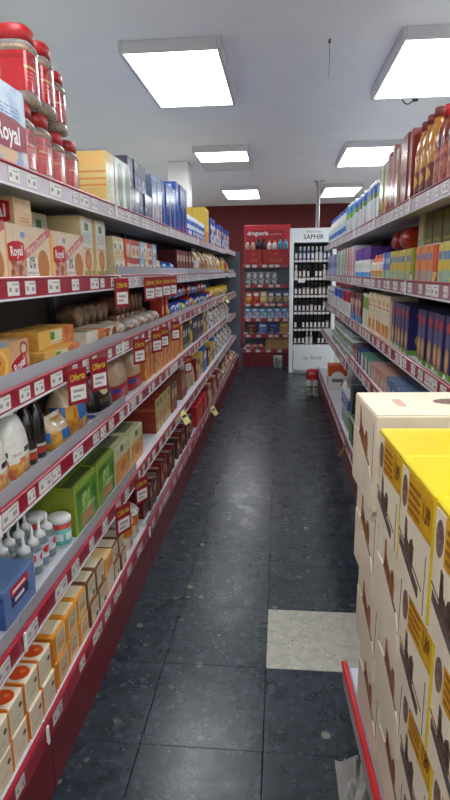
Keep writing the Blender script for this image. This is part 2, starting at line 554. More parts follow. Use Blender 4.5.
RB = [1.78, 2.70, 3.675, 4.65, 5.625, 6.6, 7.6]
names = ['nearest', 'second', 'third', 'fourth', 'fifth', 'farthest']
for k in range(6):
    z4 = .84 if k < 3 else .765
    lv = [(.245, .50, 0), (z4, .535, 0), (1.11, .56, 0), (1.445, .56, 0), (1.795, .56, 0)]
    bay('shelving_bay', 'red-railed grey shelving bay on the right side of the aisle, %s along' % names[k], 'right aisle shelving',
        -1, RB[k], RB[k+1], lv, .96, .51, [], [(0, 4.12, 20)], .15, 80+k, 1.9, False)

# ================================================================== products
class Proto:
    def __init__(s, name, d, wd, h):
        s.name, s.d, s.w, s.h, s.parts = name, d, wd, h, []
    def part(s, name, mb, parent=None):
        s.parts.append((name, mb.mesh(name) if isinstance(mb, MB) else mb, parent)); return len(s.parts)-1

PLACED = [0]
def place(P, label, cat, group, x, y, z, rz=0.0):
    PLACED[0] += 1
    if len(P.parts) == 1:
        o = ob(P.name, P.parts[0][1], None, (x, y, z), rz)
    else:
        o = empty(P.name, (x, y, z), rz)
        made = []
        for nm, me, pr in P.parts:
            made.append(ob(nm, me, o if pr is None else made[pr]))
    return tag(o, label, cat, group)

ORD = ['nearest', 'second', 'third', 'fourth', 'fifth', 'sixth', 'seventh', 'eighth', 'ninth', 'tenth', 'eleventh', 'twelfth',
       'thirteenth', 'fourteenth', 'fifteenth', 'sixteenth', 'seventeenth', 'eighteenth', 'nineteenth', 'twentieth']
def run(Ps, label, cat, side, x, z, y0, n, pitch, group=None, jx=.006, jr=2.0, start=0, gap=None):
    """a row of packs along the shelf, fronts flush at x"""
    if not isinstance(Ps, (list, tuple)): Ps = [Ps]
    for i in range(n):
        P = Ps[i % len(Ps)]
        y = y0 + pitch*(i+.5)
        xx = x + random.uniform(-jx, jx)
        rz = math.radians(random.uniform(-jr, jr))
        if side == 'L': loc = (xx-P.d/2, y, z)
        else: loc = (xx+P.d/2, y, z); rz += math.pi
        lb = label
        if n > 1:
            q = i+start
            lb = '%s, %s' % (label, 'nearest of row' if q == 0 else ('%s in row' % ORD[q]))
        place(P, lb, cat, group or (label if n > 1 else None), loc[0], loc[1], loc[2]+.0005, rz)

def boxp(name, d, wd, h, mt, seam=True, lid=None):
    """carton with folded edges and a tuck-in lid line"""
    P = Proto(name, d, wd, h); b = MB()
    c = min(.002, d*.05, wd*.05)
    if seam and h > .05:
        zt = h-min(.012, h*.1)
        b.cbox(-d/2, d/2, -wd/2, wd/2, 0, zt, c, mt)
        b.cbox(-d/2+.0012, d/2-.0012, -wd/2+.0012, wd/2-.0012, zt-.002, h, c*.7, mt)
    else:
        b.cbox(-d/2, d/2, -wd/2, wd/2, 0, h, c, mt)
    P.part(name, b)
    return P
def bagp(name, d, wd, h, mt, seed=1, crimp=True, fat=1.0):
    """soft pouch: bulging body pinched flat into a crimped top seam"""
    P = Proto(name, d, wd, h); b = MB()
    a, q = d/2, wd/2
    b.loft([(0, a*.8, q*.86, 4), (h*.04, a*.98, q*.98, 4), (h*.3, a*fat, q*1.0, 3.2), (h*.55, a*.92, q*.97, 3), (h*.75, a*.6, q*.94, 2.6), (h*.88, a*.2, q*.95, 2.4), (h*.93, a*.05, q*.97, 3), (h, a*.04, q*.98, 3)],
           mt, 20, wob=.05, seed=seed)
    b.drop()
    P.part(name, b)
    return P
def liebag(name, d, wd, h, mt, seed=1):
    """pillow pack lying on its back"""
    P = Proto(name, d, wd, h); b = MB()
    rings = []
    for t in (-1, -.94, -.8, -.5, 0, .5, .8, .94, 1):
        k = (1-abs(t)**3)
        rings.append((t*wd/2, max(.003, d/2*(.75+.25*k)), max(.002, h/2*k), 2.6))
    b2 = MB(); b2.loft(rings, mt, 16, wob=.07, seed=seed)
    for i, (x, y, z) in enumerate(b2.v): b2.v[i] = (x, z, y+h/2)
    b2.drop()
    P.part(name, b2)
    return P
def gable(name, d, wd, h, mt, mtop, mcap=None):
    P = Proto(name, d, wd, h); b = MB()
    hb = h*.78
    b.cbox(-d/2, d/2, -wd/2, wd/2, 0, hb, .002, mt)
    P.part('carton_body', b)
    r = MB(); ht = h*.95
    vs = [(-d/2, -wd/2, hb), (d/2, -wd/2, hb), (d/2, wd/2, hb), (-d/2, wd/2, hb), (-.002, -wd/2*.8, ht), (.002, -wd/2*.8, ht), (.002, wd/2*.8, ht), (-.002, wd/2*.8, ht)]
    r.add(vs, [(0, 1, 5, 4), (1, 2, 6, 5), (2, 3, 7, 6), (3, 0, 4, 7), (4, 5, 6, 7), (3, 2, 1, 0)], mtop)
    r.box(-.0025, .0025, -wd/2*.98, wd/2*.98, ht-.005, h, mtop)
    P.part('gable_top', r)
    if mcap:
        c = MB(); c.loft([(hb+.012, .016, .016, 2), (hb+.04, .016, .016, 2), (hb+.042, .014, .014, 2)], mcap, 12, d*.27, 0); P.part('cap', c)
    return P
def bottle(name, a, q, h, mt, mcap, neck=.35, sq=2.0, caph=.14, seg=16, label=None, lrng=(.18, .6)):
    P = Proto(name, 2*a, 2*q, h); b = MB()
    hb = h*(1-caph)
    b.loft([(0, a*.85, q*.85, sq), (h*.02, a*.98, q*.98, sq), (hb*.62, a, q, sq), (hb*.75, a*.92, q*.92, sq), (hb*.88, a*(neck+.2), q*(neck+.2), 2), (hb*.95, a*neck, q*neck, 2), (hb, a*neck, q*neck, 2)], mt, seg)
    P.part('bottle_body', b)
    c = MB(); kk = max(neck*1.15, .1)
    c.loft([(hb-.004, a*kk, q*kk, 2), (h-.004, a*kk*.95, q*kk*.95, 2), (h, a*kk*.8, q*kk*.8, 2)], mcap, seg); P.part('cap', c)
    if label:
        l = MB(); l.loft([(hb*lrng[0], a*1.012, q*1.012, sq), (hb*lrng[1], a*1.015, q*1.015, sq)], label, seg, cap0=False, cap1=False); P.part('label', l)
    return P
def rollp(name, r, ln, mt, mend):
    """biscuit roll lying with its twisted end towards the aisle"""
    P = Proto(name, ln, 2*r, 2*r); b = MB()
    b.loft([(-ln/2, r*.5, r*.5, 2), (-ln/2+.01, r*.97, r*.97, 2), (ln/2-.014, r, r, 2), (ln/2-.004, r*.94, r*.94, 2), (ln/2, r*.6, r*.6, 2)], mt, 16, wob=.02)
    for i, (x, y, z) in enumerate(b.v): b.v[i] = (z, y, x+r)
    b.drop()
    P.part('wrapper', b)
    e = MB(); e.loft([(ln/2-.001, r*.62, r*.62, 2), (ln/2+.004, r*.3, r*.3, 2), (ln/2+.002, r*.05, r*.05, 2)], mend, 12, wob=.1)
    for i, (x, y, z) in enumerate(e.v): e.v[i] = (z, y, x+r)
    P.part('folded_end', e)
    return P

W_, R_, B_ = (240, 240, 238), (178, 26, 32), (30, 60, 150)
CREAM, ORANGE, BROWN = (232, 214, 176), (230, 130, 34), (120, 66, 40)

def royal_panel(P, face, loc, size, body='Royal', rot=0.0, wd=2.6, hg=1.25, mt=None):
    """red badge with white lettering, printed proud of the pack"""
    l = MB(); mt = mt or simple('badge_red', (186, 24, 34), .4)
    M = Matrix.Translation(loc) @ face @ Matrix.Rotation(rot, 4, 'Z')
    pts = [(-.5*wd, -.42*hg), (-.2*wd, -.5*hg), (.2*wd, -.5*hg), (.5*wd, -.42*hg), (.5*wd, .42*hg), (.2*wd, .55*hg), (-.2*wd, .55*hg), (-.5*wd, .42*hg)]
    n = len(pts)
    vs = [M @ Vector((x*size, y*size, zz)) for zz in (0, .0008) for x, y in pts]
    fs = [tuple(range(n, 2*n))] + [(i, (i+1) % n, n+(i+1) % n, n+i) for i in range(n)]
    l.add(vs, fs, mt)
    put_text(l, body, face, M @ Vector((0, 0, .0012)), size*.95, M_WHITE, rot, 0.0, .02, .95)
    P.part('badge', l)

# ---------------------------------------------------------------- left, top shelf
z = LZ[5]
P = boxp('dessert_mix_box', .11, .25, .235, pmat('p_mix', (176, 198, 222), [('pic', 'F', .0, 1, .55, 1, (196, 214, 232), (150, 180, 212), 18), ('pic', 'F', .05, .95, .0, .3, (220, 206, 190), (120, 150, 190), 14), ('ell', 'F', .5, .2, .22, .12, (206, 170, 130)), ('lines', 'F', .2, .8, .62, .76, (90, 110, 160), 24)], .35, .3))
royal_panel(P, FACE_X, (.0551, 0, .1), .075, 'Royal', 0, 3.2, 1.1, simple('badge_maroon', (140, 40, 60), .4))
run(P, 'silver-blue dessert mix box with maroon badge on the left top shelf', 'box', 'L', -.775, z, 1.575, 1, .25)
run(P, 'silver-blue dessert mix box at the very left frame edge, top shelf', 'box', 'L', -.775, z, 1.31, 1, .25)

M_GLASS = clear('jar_glass', (240, 240, 238), .12, .06)
M_NUT = mottled('peanuts', (196, 150, 96), (140, 92, 52), 70, .6, .4, .6, 0, .6)
M_LID = simple('lid_red', (160, 18, 24), .4)
jl = pmat('p_jar', (172, 20, 28), [('rect', 'A', 0, 1, .8, .9, (140, 12, 20)), ('rect', 'F', 0, 1, .58, .64, (196, 150, 100)), ('lines', 'F', .1, .9, .25, .5, (190, 90, 70), 10)], .18, .8)
J = Proto('snack_jar', .125, .125, .235); a_ = .0625
b = MB(); b.loft([(0, a_*.86, a_*.86, 3.5), (.006, a_*.98, a_*.98, 4), (.03, a_*.98, a_*.98, 4), (.036, a_*.94, a_*.94, 4), (.16, a_*.94, a_*.94, 4), (.166, a_, a_, 4), (.178, a_*.97, a_*.97, 3.5), (.192, a_*.82, a_*.82, 2.6)], M_GLASS, 24); J.part('jar_body', b)
b = MB(); b.loft([(.005, a_*.84, a_*.84, 3.5), (.165, a_*.9, a_*.9, 4), (.18, a_*.76, a_*.76, 2.6)], M_NUT, 20); J.part('contents', b)
b = MB(); b.loft([(.04, a_*.955, a_*.955, 4), (.156, a_*.955, a_*.955, 4)], jl, 24, cap0=False, cap1=False); J.part('label', b)
b = MB(); b.loft([(.19, a_*.84, a_*.84, 2.6), (.192, a_*.9, a_*.9, 2.8), (.228, a_*.9, a_*.9, 2.8), (.235, a_*.82, a_*.82, 2.6)], M_LID, 24); J.part('lid', b)
J2 = Proto('snack_jar', .115, .115, .21)
for nm, me, pr in J.parts:
    me2 = me.copy(); me2.transform(Matrix.Diagonal((.92, .92, .89, 1))); J2.parts.append((nm, me2, pr))
for i, y in enumerate((1.925, 2.065, 2.21, 2.355)):
    place(J if i < 2 else J2, 'red-lidded snack jar standing on left top shelf, %s in the lower row' % ORD[i], 'jar', 'snack jars lower row', -.862, y, z+.0005)
for i, y in enumerate((1.98, 2.115, 2.235)):
    place(J if i < 2 else J2, 'red-lidded snack jar stacked on other jars, %s in the upper row' % ORD[i], 'jar', 'snack jars upper row', -.856, y, z+.236 if i < 2 else z+.2105)
P = boxp('cookie_box', .21, .115, .245, pmat('p_cookie6', (226, 190, 112), [('rect', 'S', 0, 1, .62, .66, (214, 130, 50)), ('rect', 'S', 0, 1, .5, .53, (214, 130, 50)), ('rect', 'S', 0, 1, .38, .42, (214, 140, 60)), ('lines', 'S', .05, .95, .15, .35, (190, 130, 60), 40), ('rect', 'S', .0, .2, .82, .98, (50, 60, 40)), ('rect', 'S', .25, .95, .72, .95, (232, 180, 90)), ('pic', 'F', 0, 1, 0, .8, (226, 222, 200), (196, 206, 160), 20)], .3, .3))
run(P, 'cream and orange striped cookie box beside the snack jars', 'box', 'L', -.78, z, 2.70, 1, .115)
P = boxp('cereal_box', .2, .13, .245, pmat('p_leaf', (216, 222, 214), [('rect', 'A', .7, 1, 0, 1, (190, 200, 196)), ('ell', 'S', .75, .48, .26, .46, (60, 110, 40)), ('ell', 'F', .62, .48, .32, .46, (62, 116, 40)), ('rect', 'F', 0, .22, 0, 1, (206, 214, 216)), ('lines', 'F', .3, .9, .6, .9, (90, 130, 70), 26)], .25, .4))
run(P, 'silver cereal box with green leaf print on left top shelf', 'box', 'L', -.78, z, 2.83, 2, .135)
P = boxp('coffee_box', .16, .1, .15, pmat('p_navy', (40, 44, 66), [('pic', 'F', 0, 1, 0, .5, (150, 160, 184), (80, 90, 130), 20), ('lines', 'F', .1, .9, .55, .9, (150, 160, 190), 18)], .25, .4))
run(P, 'dark navy coffee box, lower layer on left top shelf', 'box', 'L', -.78, z, 3.11, 5, .104)
run(P, 'dark navy coffee box, upper layer on left top shelf', 'box', 'L', -.79, z+.151, 3.11, 4, .104)
P = boxp('coffee_box', .16, .12, .29, pmat('p_silverblue', (150, 170, 204), [('pic', 'F', 0, 1, .0, .45, (206, 200, 190), (90, 110, 170), 16), ('lines', 'F', .1, .9, .6, .9, (40, 60, 120), 20)], .22, .4))
run(P, 'shiny silver-blue box between navy and blue boxes', 'box', 'L', -.78, z, 3.64, 2, .125)
pb = pmat('p_blue', (28, 62, 136), [('pic', 'A', 0, 1, .05, .55, (40, 90, 180), (20, 40, 100), 14), ('rect', 'S', .2, .8, .88, .95, (190, 200, 220)), ('rect', 'F', .62, .82, 0, 1, (110, 160, 220)), ('lines', 'F', .1, .6, .65, .92, (210, 220, 235), 16)], .22, .5)
run(boxp('detergent_box', .17, .17, .30, pb), 'glossy blue box on left top shelf, shorter kind', 'box', 'L', -.78, z, 3.9, 3, .178)
P = boxp('detergent_box', .17, .17, .365, pb)
run(P, 'tall glossy blue box in front of the white column', 'box', 'L', -.78, z, 4.44, 3, .178)
P = boxp('yellow_box', .26, .36, .37, pmat('p_yellow', (236, 200, 70), [('rect', 'A', 0, 1, 0, .35, (214, 140, 60)), ('rect', 'A', .45, .5, 0, 1, (210, 170, 60)), ('lines', 'F', .1, .9, .5, .9, (200, 120, 40), 12)], .5))
run(P, 'large yellow and orange box beyond the blue-white tins', 'box', 'L', -.79, z, 6.24, 1, .37)
P = Proto('can_pack', .12, .12, .19); b = MB(); mc = pmat('p_bw', (216, 224, 236), [('rect', 'A', 0, 1, .1, .42, (40, 80, 170)), ('rect', 'A', 0, 1, .6, .8, (60, 100, 190)), ('ell', 'A', .5, .25, .25, .1, (230, 230, 236))], .35)
b.loft([(0, .05, .055, 2.4), (.005, .058, .06, 2.4), (.09, .058, .06, 2.4), (.094, .055, .057, 2.4), (.098, .058, .06, 2.4), (.185, .058, .06, 2.4), (.19, .05, .054, 2.4)], mc, 20); P.part('can_pack', b)
run(P, 'blue and white tin on left top shelf before yellow boxes', 'tin', 'L', -.785, z, 5.06, 9, .128)
mixA = [boxp('carton', .12, .13, .24, pmat('p_m1', (222, 140, 60), [('pic', 'F', 0, 1, .1, .5, (240, 200, 130), (180, 80, 30), 12)])),
        boxp('carton', .12, .13, .3, pmat('p_m2', (36, 70, 160), [('rect', 'F', 0, 1, .6, .75, (220, 226, 236)), ('pic', 'F', 0, 1, 0, .4, (60, 120, 200), (210, 216, 230), 12)])),
        boxp('carton', .12, .13, .22, pmat('p_m3', (222, 222, 228), [('rect', 'F', 0, 1, .3, .5, (60, 100, 190)), ('lines', 'F', .1, .9, .6, .9, (90, 90, 110), 12)])),
        boxp('carton', .12, .13, .26, pmat('p_m4', (72, 52, 110), [('rect', 'F', 0, 1, .2, .55, (206, 200, 216)), ('ell', 'F', .5, .75, .3, .12, (220, 120, 60))])),
        boxp('carton', .12, .13, .23, pmat('p_m5', (200, 196, 190), [('rect', 'F', 0, 1, .65, 1, (150, 40, 50)), ('pic', 'F', 0, 1, 0, .5, (90, 70, 60), (220, 210, 190), 12)]))]
run([mixA[1], mixA[2], mixA[1], mixA[3], mixA[4], mixA[2], mixA[4]], 'small mixed carton at the far end of left top shelf', 'box', 'L', -.785, z, 6.64, 17, .143)

# ---------------------------------------------------------------- left, second shelf from top
z = LZ[4]
def maria():
    P = boxp('biscuit_box', .13, .335, .165, pmat('p_maria', (222, 200, 172), [('rect', 'S', 0, 1, 0, 1, (232, 176, 90)), ('rect', 'F', 0, .04, 0, 1, (232, 170, 80)), ('pic', 'F', .06, .4, .04, .36, (150, 72, 50), (214, 180, 150), 26), ('rect', 'F', .42, .66, .08, .42, (228, 224, 216)), ('ell', 'F', .8, .28, .14, .3, (186, 122, 66)), ('ell', 'F', .36, .82, .05, .06, (120, 150, 190)), ('lines', 'F', .42, .66, .1, .16, (70, 60, 60), 40)], .4))
    royal_panel(P, FACE_X, (.0655, -.1, .085), .042, 'Royal', .05, 2.6, 1.3)
    l = MB()
    M = Matrix.Translation((.0652, .05, .112)) @ FACE_X @ Matrix.Rotation(.38, 4, 'Z')
    vs = [M @ Vector((x, y, zz)) for zz in (0, .0006) for x, y in ((-.13, -.013), (.125, -.013), (.125, .013), (-.13, .013))]
    l.add(vs, [(4, 5, 6, 7), (0, 1, 5, 4), (1, 2, 6, 5), (2, 3, 7, 6), (3, 0, 4, 7)], simple('ribbon', (196, 110, 110), .5))
    put_text(l, 'Maria Dorada', FACE_X, M @ Vector((0, 0, .001)), .03, simple('ribbon_txt', (246, 226, 216), .5), .38, .2)
    P.part('ribbon', l)
    l = MB(); put_text(l, '0%', FACE_X, (.0654, .012, .052), .052, M_INK, 0, .1, .01, .8); P.part('lettering', l)
    return P
MAR = maria()
run(MAR, 'golden biscuit box with red badge, left shelf at eye level', 'box', 'L', -.785, z, 1.3, 3, .337, jx=.002, jr=.2)
P = boxp('biscuit_box', .2, .125, .082, pmat('p_lying', (214, 180, 140), [('rect', 'S', 0, .25, 0, 1, (226, 160, 80)), ('lines', 'F', .3, .8, .1, .3, (170, 60, 50), 10), ('pic', 'F', 0, 1, .5, 1, (222, 190, 150), (206, 170, 130), 15)], .45), seam=False)
royal_panel(P, FACE_NY, (.02, -.0628, .04), .055, 'Royal', -math.pi/2*0, 2.4, 1.2)
run(P, 'small biscuit box lying on top of the golden biscuit boxes', 'box', 'L', -.80, z+.1655, 1.75, 1, .125, jr=0)
run(P, 'small biscuit box lying on golden boxes at the frame edge', 'box', 'L', -.80, z+.1655, 1.5, 1, .125, jr=0)
pt = pmat('p_tall', (226, 206, 160), [('rect', 'F', .1, .9, .5, .96, (214, 218, 206)), ('rect', 'F', .3, .62, .78, .9, (70, 120, 70)), ('lines', 'F', .15, .85, .58, .74, (120, 140, 160), 30), ('ell', 'F', .5, .3, .26, .18, (196, 120, 60)), ('ell', 'F', .5, .3, .16, .1, (214, 150, 90)), ('pic', 'F', 0, 1, 0, .12, (206, 180, 110), (130, 130, 60), 30), ('lines', 'F', .1, .9, .47, .5, (190, 60, 40), 60)], .4)
P = boxp('cracker_box', .15, .16, .245, pt)
run(P, 'tall cream cracker box half hidden behind golden biscuit boxes', 'box', 'L', -.925, z, 2.13, 1, .17)
run(P, 'tall cream cracker box with golden biscuit oval above offer card', 'box', 'L', -.80, z, 2.315, 2, .19)
c1 = boxp('biscuit_carton', .14, .1, .095, pmat('p_c1', (226, 208, 170), [('rect', 'F', .15, .85, .3, .8, (236, 232, 220)), ('rect', 'F', .2, .45, .4, .65, (90, 140, 80)), ('pic', 'F', .5, .95, .1, .4, (206, 150, 90), (230, 190, 130), 30)]))
c2 = boxp('biscuit_carton', .14, .1, .095, pmat('p_c2', (216, 84, 30), [('rect', 'F', .4, 1, .1, .75, (226, 214, 196)), ('pic', 'F', .5, 1, 0, .4, (206, 130, 70), (230, 180, 120), 30)]))
c3 = boxp('biscuit_carton', .14, .1, .095, pmat('p_c3', (228, 214, 204), [('rect', 'F', 0, 1, .7, 1, (190, 70, 60)), ('ell', 'F', .55, .35, .3, .25, (206, 140, 80))]))
c4 = boxp('biscuit_carton', .14, .1, .095, pmat('p_c4', (170, 200, 222), [('rect', 'F', .1, .9, .3, .7, (232, 234, 236)), ('ell', 'F', .6, .3, .2, .2, (206, 140, 80))]))
seq = [c1, c1, c2, c3, c3, c4, c1, c3, c4, c1]
run(seq, 'small biscuit carton in lower layer, left eye-level shelf', 'box', 'L', -.79, z, 2.76, 10, .106)
run(seq, 'small biscuit carton in upper layer, left eye-level shelf', 'box', 'L', -.79, z+.0955, 2.76, 9, .106)
P = liebag('snack_bag', .16, .24, .1, pmat('p_bluebag', (40, 96, 170), [('pic', 'A', 0, 1, 0, 1, (60, 140, 210), (20, 40, 90), 20)], .2, .4), 3)
run(P, 'crumpled blue snack bag next to small biscuit cartons', 'bag', 'L', -.79, z, 3.9, 2, .26)
pr = boxp('chocolate_box', .15, .13, .19, pmat('p_choc5', (110, 42, 38), [('rect', 'F', .1, .9, .55, .8, (206, 180, 150)), ('pic', 'F', 0, 1, 0, .4, (160, 90, 60), (90, 30, 30), 20), ('rect', 'S', 0, 1, 0, 1, (96, 20, 24))]))
run(pr, 'dark red chocolate box on the left eye-level shelf', 'box', 'L', -.79, z, 4.46, 6, .145)
P = boxp('carton', .1, .12, .13, pmat('p_w5', (226, 226, 220), [('rect', 'F', .2, .8, .2, .5, (120, 150, 90))]))
run(P, 'small white carton among snack bags, left eye-level shelf', 'box', 'L', -.79, z, 5.36, 2, .14)
g1 = bagp('pasta_bag', .12, .2, .25, pmat('p_gold', (196, 150, 84), [('pic', 'A', 0, 1, 0, 1, (220, 190, 130), (130, 80, 40), 30), ('rect', 'F', .2, .8, .4, .6, (230, 220, 190))], .2, .4), 5)
g2 = bagp('pasta_bag', .12, .2, .22, pmat('p_gold2', (206, 176, 120), [('pic', 'A', 0, 1, 0, 1, (226, 206, 170), (150, 70, 50), 26), ('rect', 'F', .2, .8, .3, .7, (180, 50, 40))], .2, .4), 6)
g3 = bagp('pasta_bag', .12, .2, .2, pmat('p_gold3', (224, 190, 50), [('pic', 'A', 0, 1, 0, 1, (236, 206, 70), (190, 150, 30), 16)], .25, .4), 7)
run([g1, g2, g1], 'shiny golden pasta bag on left eye-level shelf', 'bag', 'L', -.79, z, 5.66, 9, .21, jr=12)
run([g3, g2, g3], 'yellow pasta bag at far end of left eye-level shelf', 'bag', 'L', -.79, z, 7.58, 7, .21, jr=12)

# ---------------------------------------------------------------- left, third shelf from top
z = LZ[3]
P = boxp('biscuit_box', .13, .17, .14, pmat('p_lion', (232, 176, 80), [('ell', 'A', .5, .5, .4, .36, (240, 200, 110)), ('ell', 'A', .5, .5, .3, .27, (226, 150, 60)), ('ell', 'A', .42, .58, .05, .05, (90, 50, 20)), ('ell', 'A', .6, .58, .05, .05, (90, 50, 20)), ('rect', 'A', 0, 1, .86, 1, (150, 150, 160))], .45))
run(P, 'yellow biscuit box with round face print at left frame edge', 'box', 'L', -.785, z, 1.43, 1, .17, jr=0)
P = boxp('biscuit_box', .13, .135, .13, pmat('p_roy4', (214, 166, 126), [('pic', 'F', 0, 1, 0, .35, (176, 70, 50), (220, 170, 120), 22), ('ell', 'F', .72, .78, .2, .17, (150, 70, 60)), ('ell', 'F', .72, .78, .13, .11, (226, 196, 170)), ('rect', 'S', 0, 1, 0, 1, (226, 170, 90))]))
royal_panel(P, FACE_X, (.0655, -.008, .055), .04, 'Royal', .3, 2.5, 1.2)
run(P, 'small pinkish biscuit box with red badge beside yellow face box', 'box', 'L', -.785, z, 1.61, 1, .135, jr=0)
P = boxp('biscuit_box', .1, .115, .245, pmat('p_roy4b', (196, 130, 104), [('pic', 'F', 0, 1, 0, .35, (166, 60, 46), (206, 150, 110), 22), ('ell', 'F', .6, .85, .2, .1, (130, 60, 56)), ('ell', 'F', .6, .85, .12, .06, (206, 170, 150))]))
royal_panel(P, FACE_X, (.0505, 0, .13), .036, 'Royal', .15, 2.6, 1.3)
run(P, 'tall biscuit box with red badge standing at back of left shelf', 'box', 'L', -.96, z, 1.48, 3, .118, jr=0)
po = pmat('p_orange4', (232, 180, 84), [('rect', 'F', .32, .62, .15, .9, (226, 220, 190)), ('rect', 'F', .3, .42, .4, .85, (90, 150, 50)), ('pic', 'F', .66, 1, 0, 1, (214, 110, 60), (232, 150, 90), 24), ('lines', 'F', .34, .64, .1, .3, (200, 90, 40), 14), ('pic', 'S', 0, 1, 0, 1, (236, 190, 100), (222, 160, 70), 24)], .4)
P = boxp('biscuit_box', .14, .34, .064, po, seam=False)
run(P, 'flat orange-yellow biscuit box lying at shelf front', 'box', 'L', -.788, z, 1.86, 1, .34, jx=.002, jr=.3)
run(P, 'flat orange-yellow biscuit box lying behind another, lower layer', 'box', 'L', -.935, z, 1.86, 1, .34, jr=.3)
run(P, 'flat orange-yellow biscuit box lying on top of two others', 'box', 'L', -.83, z+.0645, 1.91, 1, .34, jr=1)
P = boxp('wafer_box', .12, .26, .042, pmat('p_flat', (230, 222, 206), [('rect', 'F', .6, 1, 0, 1, (220, 130, 60)), ('rect', 'T', .2, .5, .2, .8, (120, 160, 70)), ('rect', 'T', .6, .9, 0, 1, (226, 150, 70))]), seam=False)
run(P, 'flat white and orange wafer box next to orange biscuit boxes', 'box', 'L', -.79, z, 2.28, 1, .27)
run(P, 'flat white and orange wafer box on top of its twin', 'box', 'L', -.795, z+.0425, 2.3, 1, .27)
P = boxp('cookie_pack', .14, .22, .08, pmat('p_cook4', (226, 214, 196), [('ell', 'F', .8, .5, .17, .42, (150, 90, 50)), ('ell', 'F', .3, .4, .14, .35, (170, 100, 60)), ('rect', 'F', .05, .5, .7, .92, (200, 80, 60)), ('rect', 'T', 0, 1, 0, 1, (226, 220, 200))]))
run(P, 'cream cookie pack with brown cookie print, left middle shelf', 'box', 'L', -.8, z, 2.57, 1, .225)
P = liebag('cookie_bag', .14, .17, .09, mottled('clearpack', (226, 220, 200), (190, 160, 110), 30, .15, .4, .6, .5), 9)
run(P, 'glossy clear cookie bag after the cream cookie pack', 'bag', 'L', -.8, z, 2.81, 1, .17)
M_ROLLY = mottled('roll_yellow', (170, 136, 60), (110, 80, 36), 40, .3, .4, .6, .3)
M_ROLLB = mottled('roll_brown', (150, 110, 80), (110, 74, 52), 30, .3, .4, .6, .3)
M_ROLLE = mottled('roll_end', (196, 170, 140), (150, 120, 96), 40, .4)
P = rollp('biscuit_roll', .038, .1, M_ROLLY, M_ROLLE)
run(P, 'yellow biscuit roll lying at the back of left middle shelf', 'biscuit roll', 'L', -.945, z, 2.24, 11, .079, jr=0, jx=.003)
P = rollp('biscuit_roll', .05, .16, M_ROLLB, M_ROLLE)
run(P, 'brown biscuit roll lying in bottom row, left middle shelf', 'biscuit roll', 'L', -.90, z, 3.14, 7, .104, jr=0, jx=.003)
run(P, 'brown biscuit roll stacked in second row, left middle shelf', 'biscuit roll', 'L', -.90, z+.1005, 3.14, 6, .104, jr=0, jx=.003)
P2 = rollp('biscuit_roll', .05, .11, mottled('roll_tan', (170, 140, 112), (120, 88, 66), 22, .3, .42, .6, .3), M_ROLLE)
run(P2, 'tan-wrapped biscuit roll on top of the yellow rolls', 'biscuit roll', 'L', -.935, z+.077, 2.6, 5, .104, jr=0, jx=.003)
P = liebag('snack_bag', .09, .19, .085, pmat('p_pack4', (214, 206, 196), [('pic', 'A', 0, 1, 0, 1, (226, 220, 210), (170, 120, 90), 26)], .3, .3), 12)
run(P, 'pale snack bag lying in front of brown rolls', 'bag', 'L', -.79, z, 3.02, 4, .2)
P = boxp('cocoa_pack', .08, .09, .17, pmat('p_red4', (190, 50, 30), [('rect', 'F', .1, .9, .3, .6, (226, 180, 120)), ('rect', 'A', 0, 1, .85, 1, (120, 40, 30))]))
run(P, 'upright red cocoa pack beside pale snack bags', 'pack', 'L', -.79, z, 3.84, 2, .1)
lb = liebag('snack_bag', .16, .22, .1, pmat('p_bl4', (36, 66, 160), [('pic', 'A', 0, 1, 0, 1, (60, 100, 200), (210, 214, 226), 22)], .2, .4), 14)
lg = liebag('snack_bag', .16, .22, .08, pmat('p_lg4', (196, 206, 80), [('pic', 'A', 0, 1, 0, 1, (206, 214, 110), (60, 110, 50), 22)], .2, .4), 15)
lr = liebag('snack_bag', .16, .22, .11, pmat('p_rd4', (190, 40, 40), [('pic', 'A', 0, 1, 0, 1, (206, 60, 50), (226, 200, 190), 22)], .2, .4), 16)
ly_ = liebag('snack_bag', .16, .22, .14, pmat('p_yl4', (230, 196, 50), [('pic', 'A', 0, 1, 0, 1, (236, 206, 80), (206, 150, 40), 18)], .2, .4), 17)
run([lg, lb, lb, lg, lb, lr], 'bright snack bag lying on left middle shelf', 'bag', 'L', -.80, z, 4.1, 12, .232, jr=6)
run([lr, lb, lb, lr], 'bright snack bag stacked on others, left middle shelf', 'bag', 'L', -.83, z+.112, 4.3, 10, .235, jr=8)
run([ly_, lr, ly_, ly_], 'yellow snack bag near far end of left middle shelf', 'bag', 'L', -.81, z, 6.92, 9, .235, jr=6)

# ---------------------------------------------------------------- left, fourth shelf (bottles and bags)
z = LZ[2]
mw = pmat('p_milk', (238, 236, 228), [('pic', 'A', 0, 1, .06, .3, (236, 190, 80), (214, 110, 80), 34), ('pic', 'A', .3, .9, .22, .36, (236, 220, 140), (226, 120, 90), 40), ('rect', 'A', .5, .85, .42, .5, (40, 34, 50)), ('lines', 'A', .1, .4, .4, .46, (190, 80, 80), 40)], .35, .3)
P = Proto('drink_bottle', .1, .15, .23); b = MB()
b.loft([(0, .045, .066, 2.6), (.006, .049, .073, 2.6), (.1, .05, .075, 2.6), (.15, .044, .066, 2.4), (.19, .034, .046, 2.2), (.2, .03, .036, 2), (.205, .02, .02, 2)], mw, 24); P.part('bottle_body', b)
b = MB(); b.loft([(.2, .022, .022, 2), (.228, .022, .022, 2), (.23, .018, .018, 2)], M_WHITE, 16); P.part('cap', b)
run(P, 'white plastic drink bottle with fruit print on left shelf', 'bottle', 'L', -.79, z, 1.24, 3, .168, jr=0)
mk = simple('black_gloss', (24, 22, 24), .2, 0, .5)
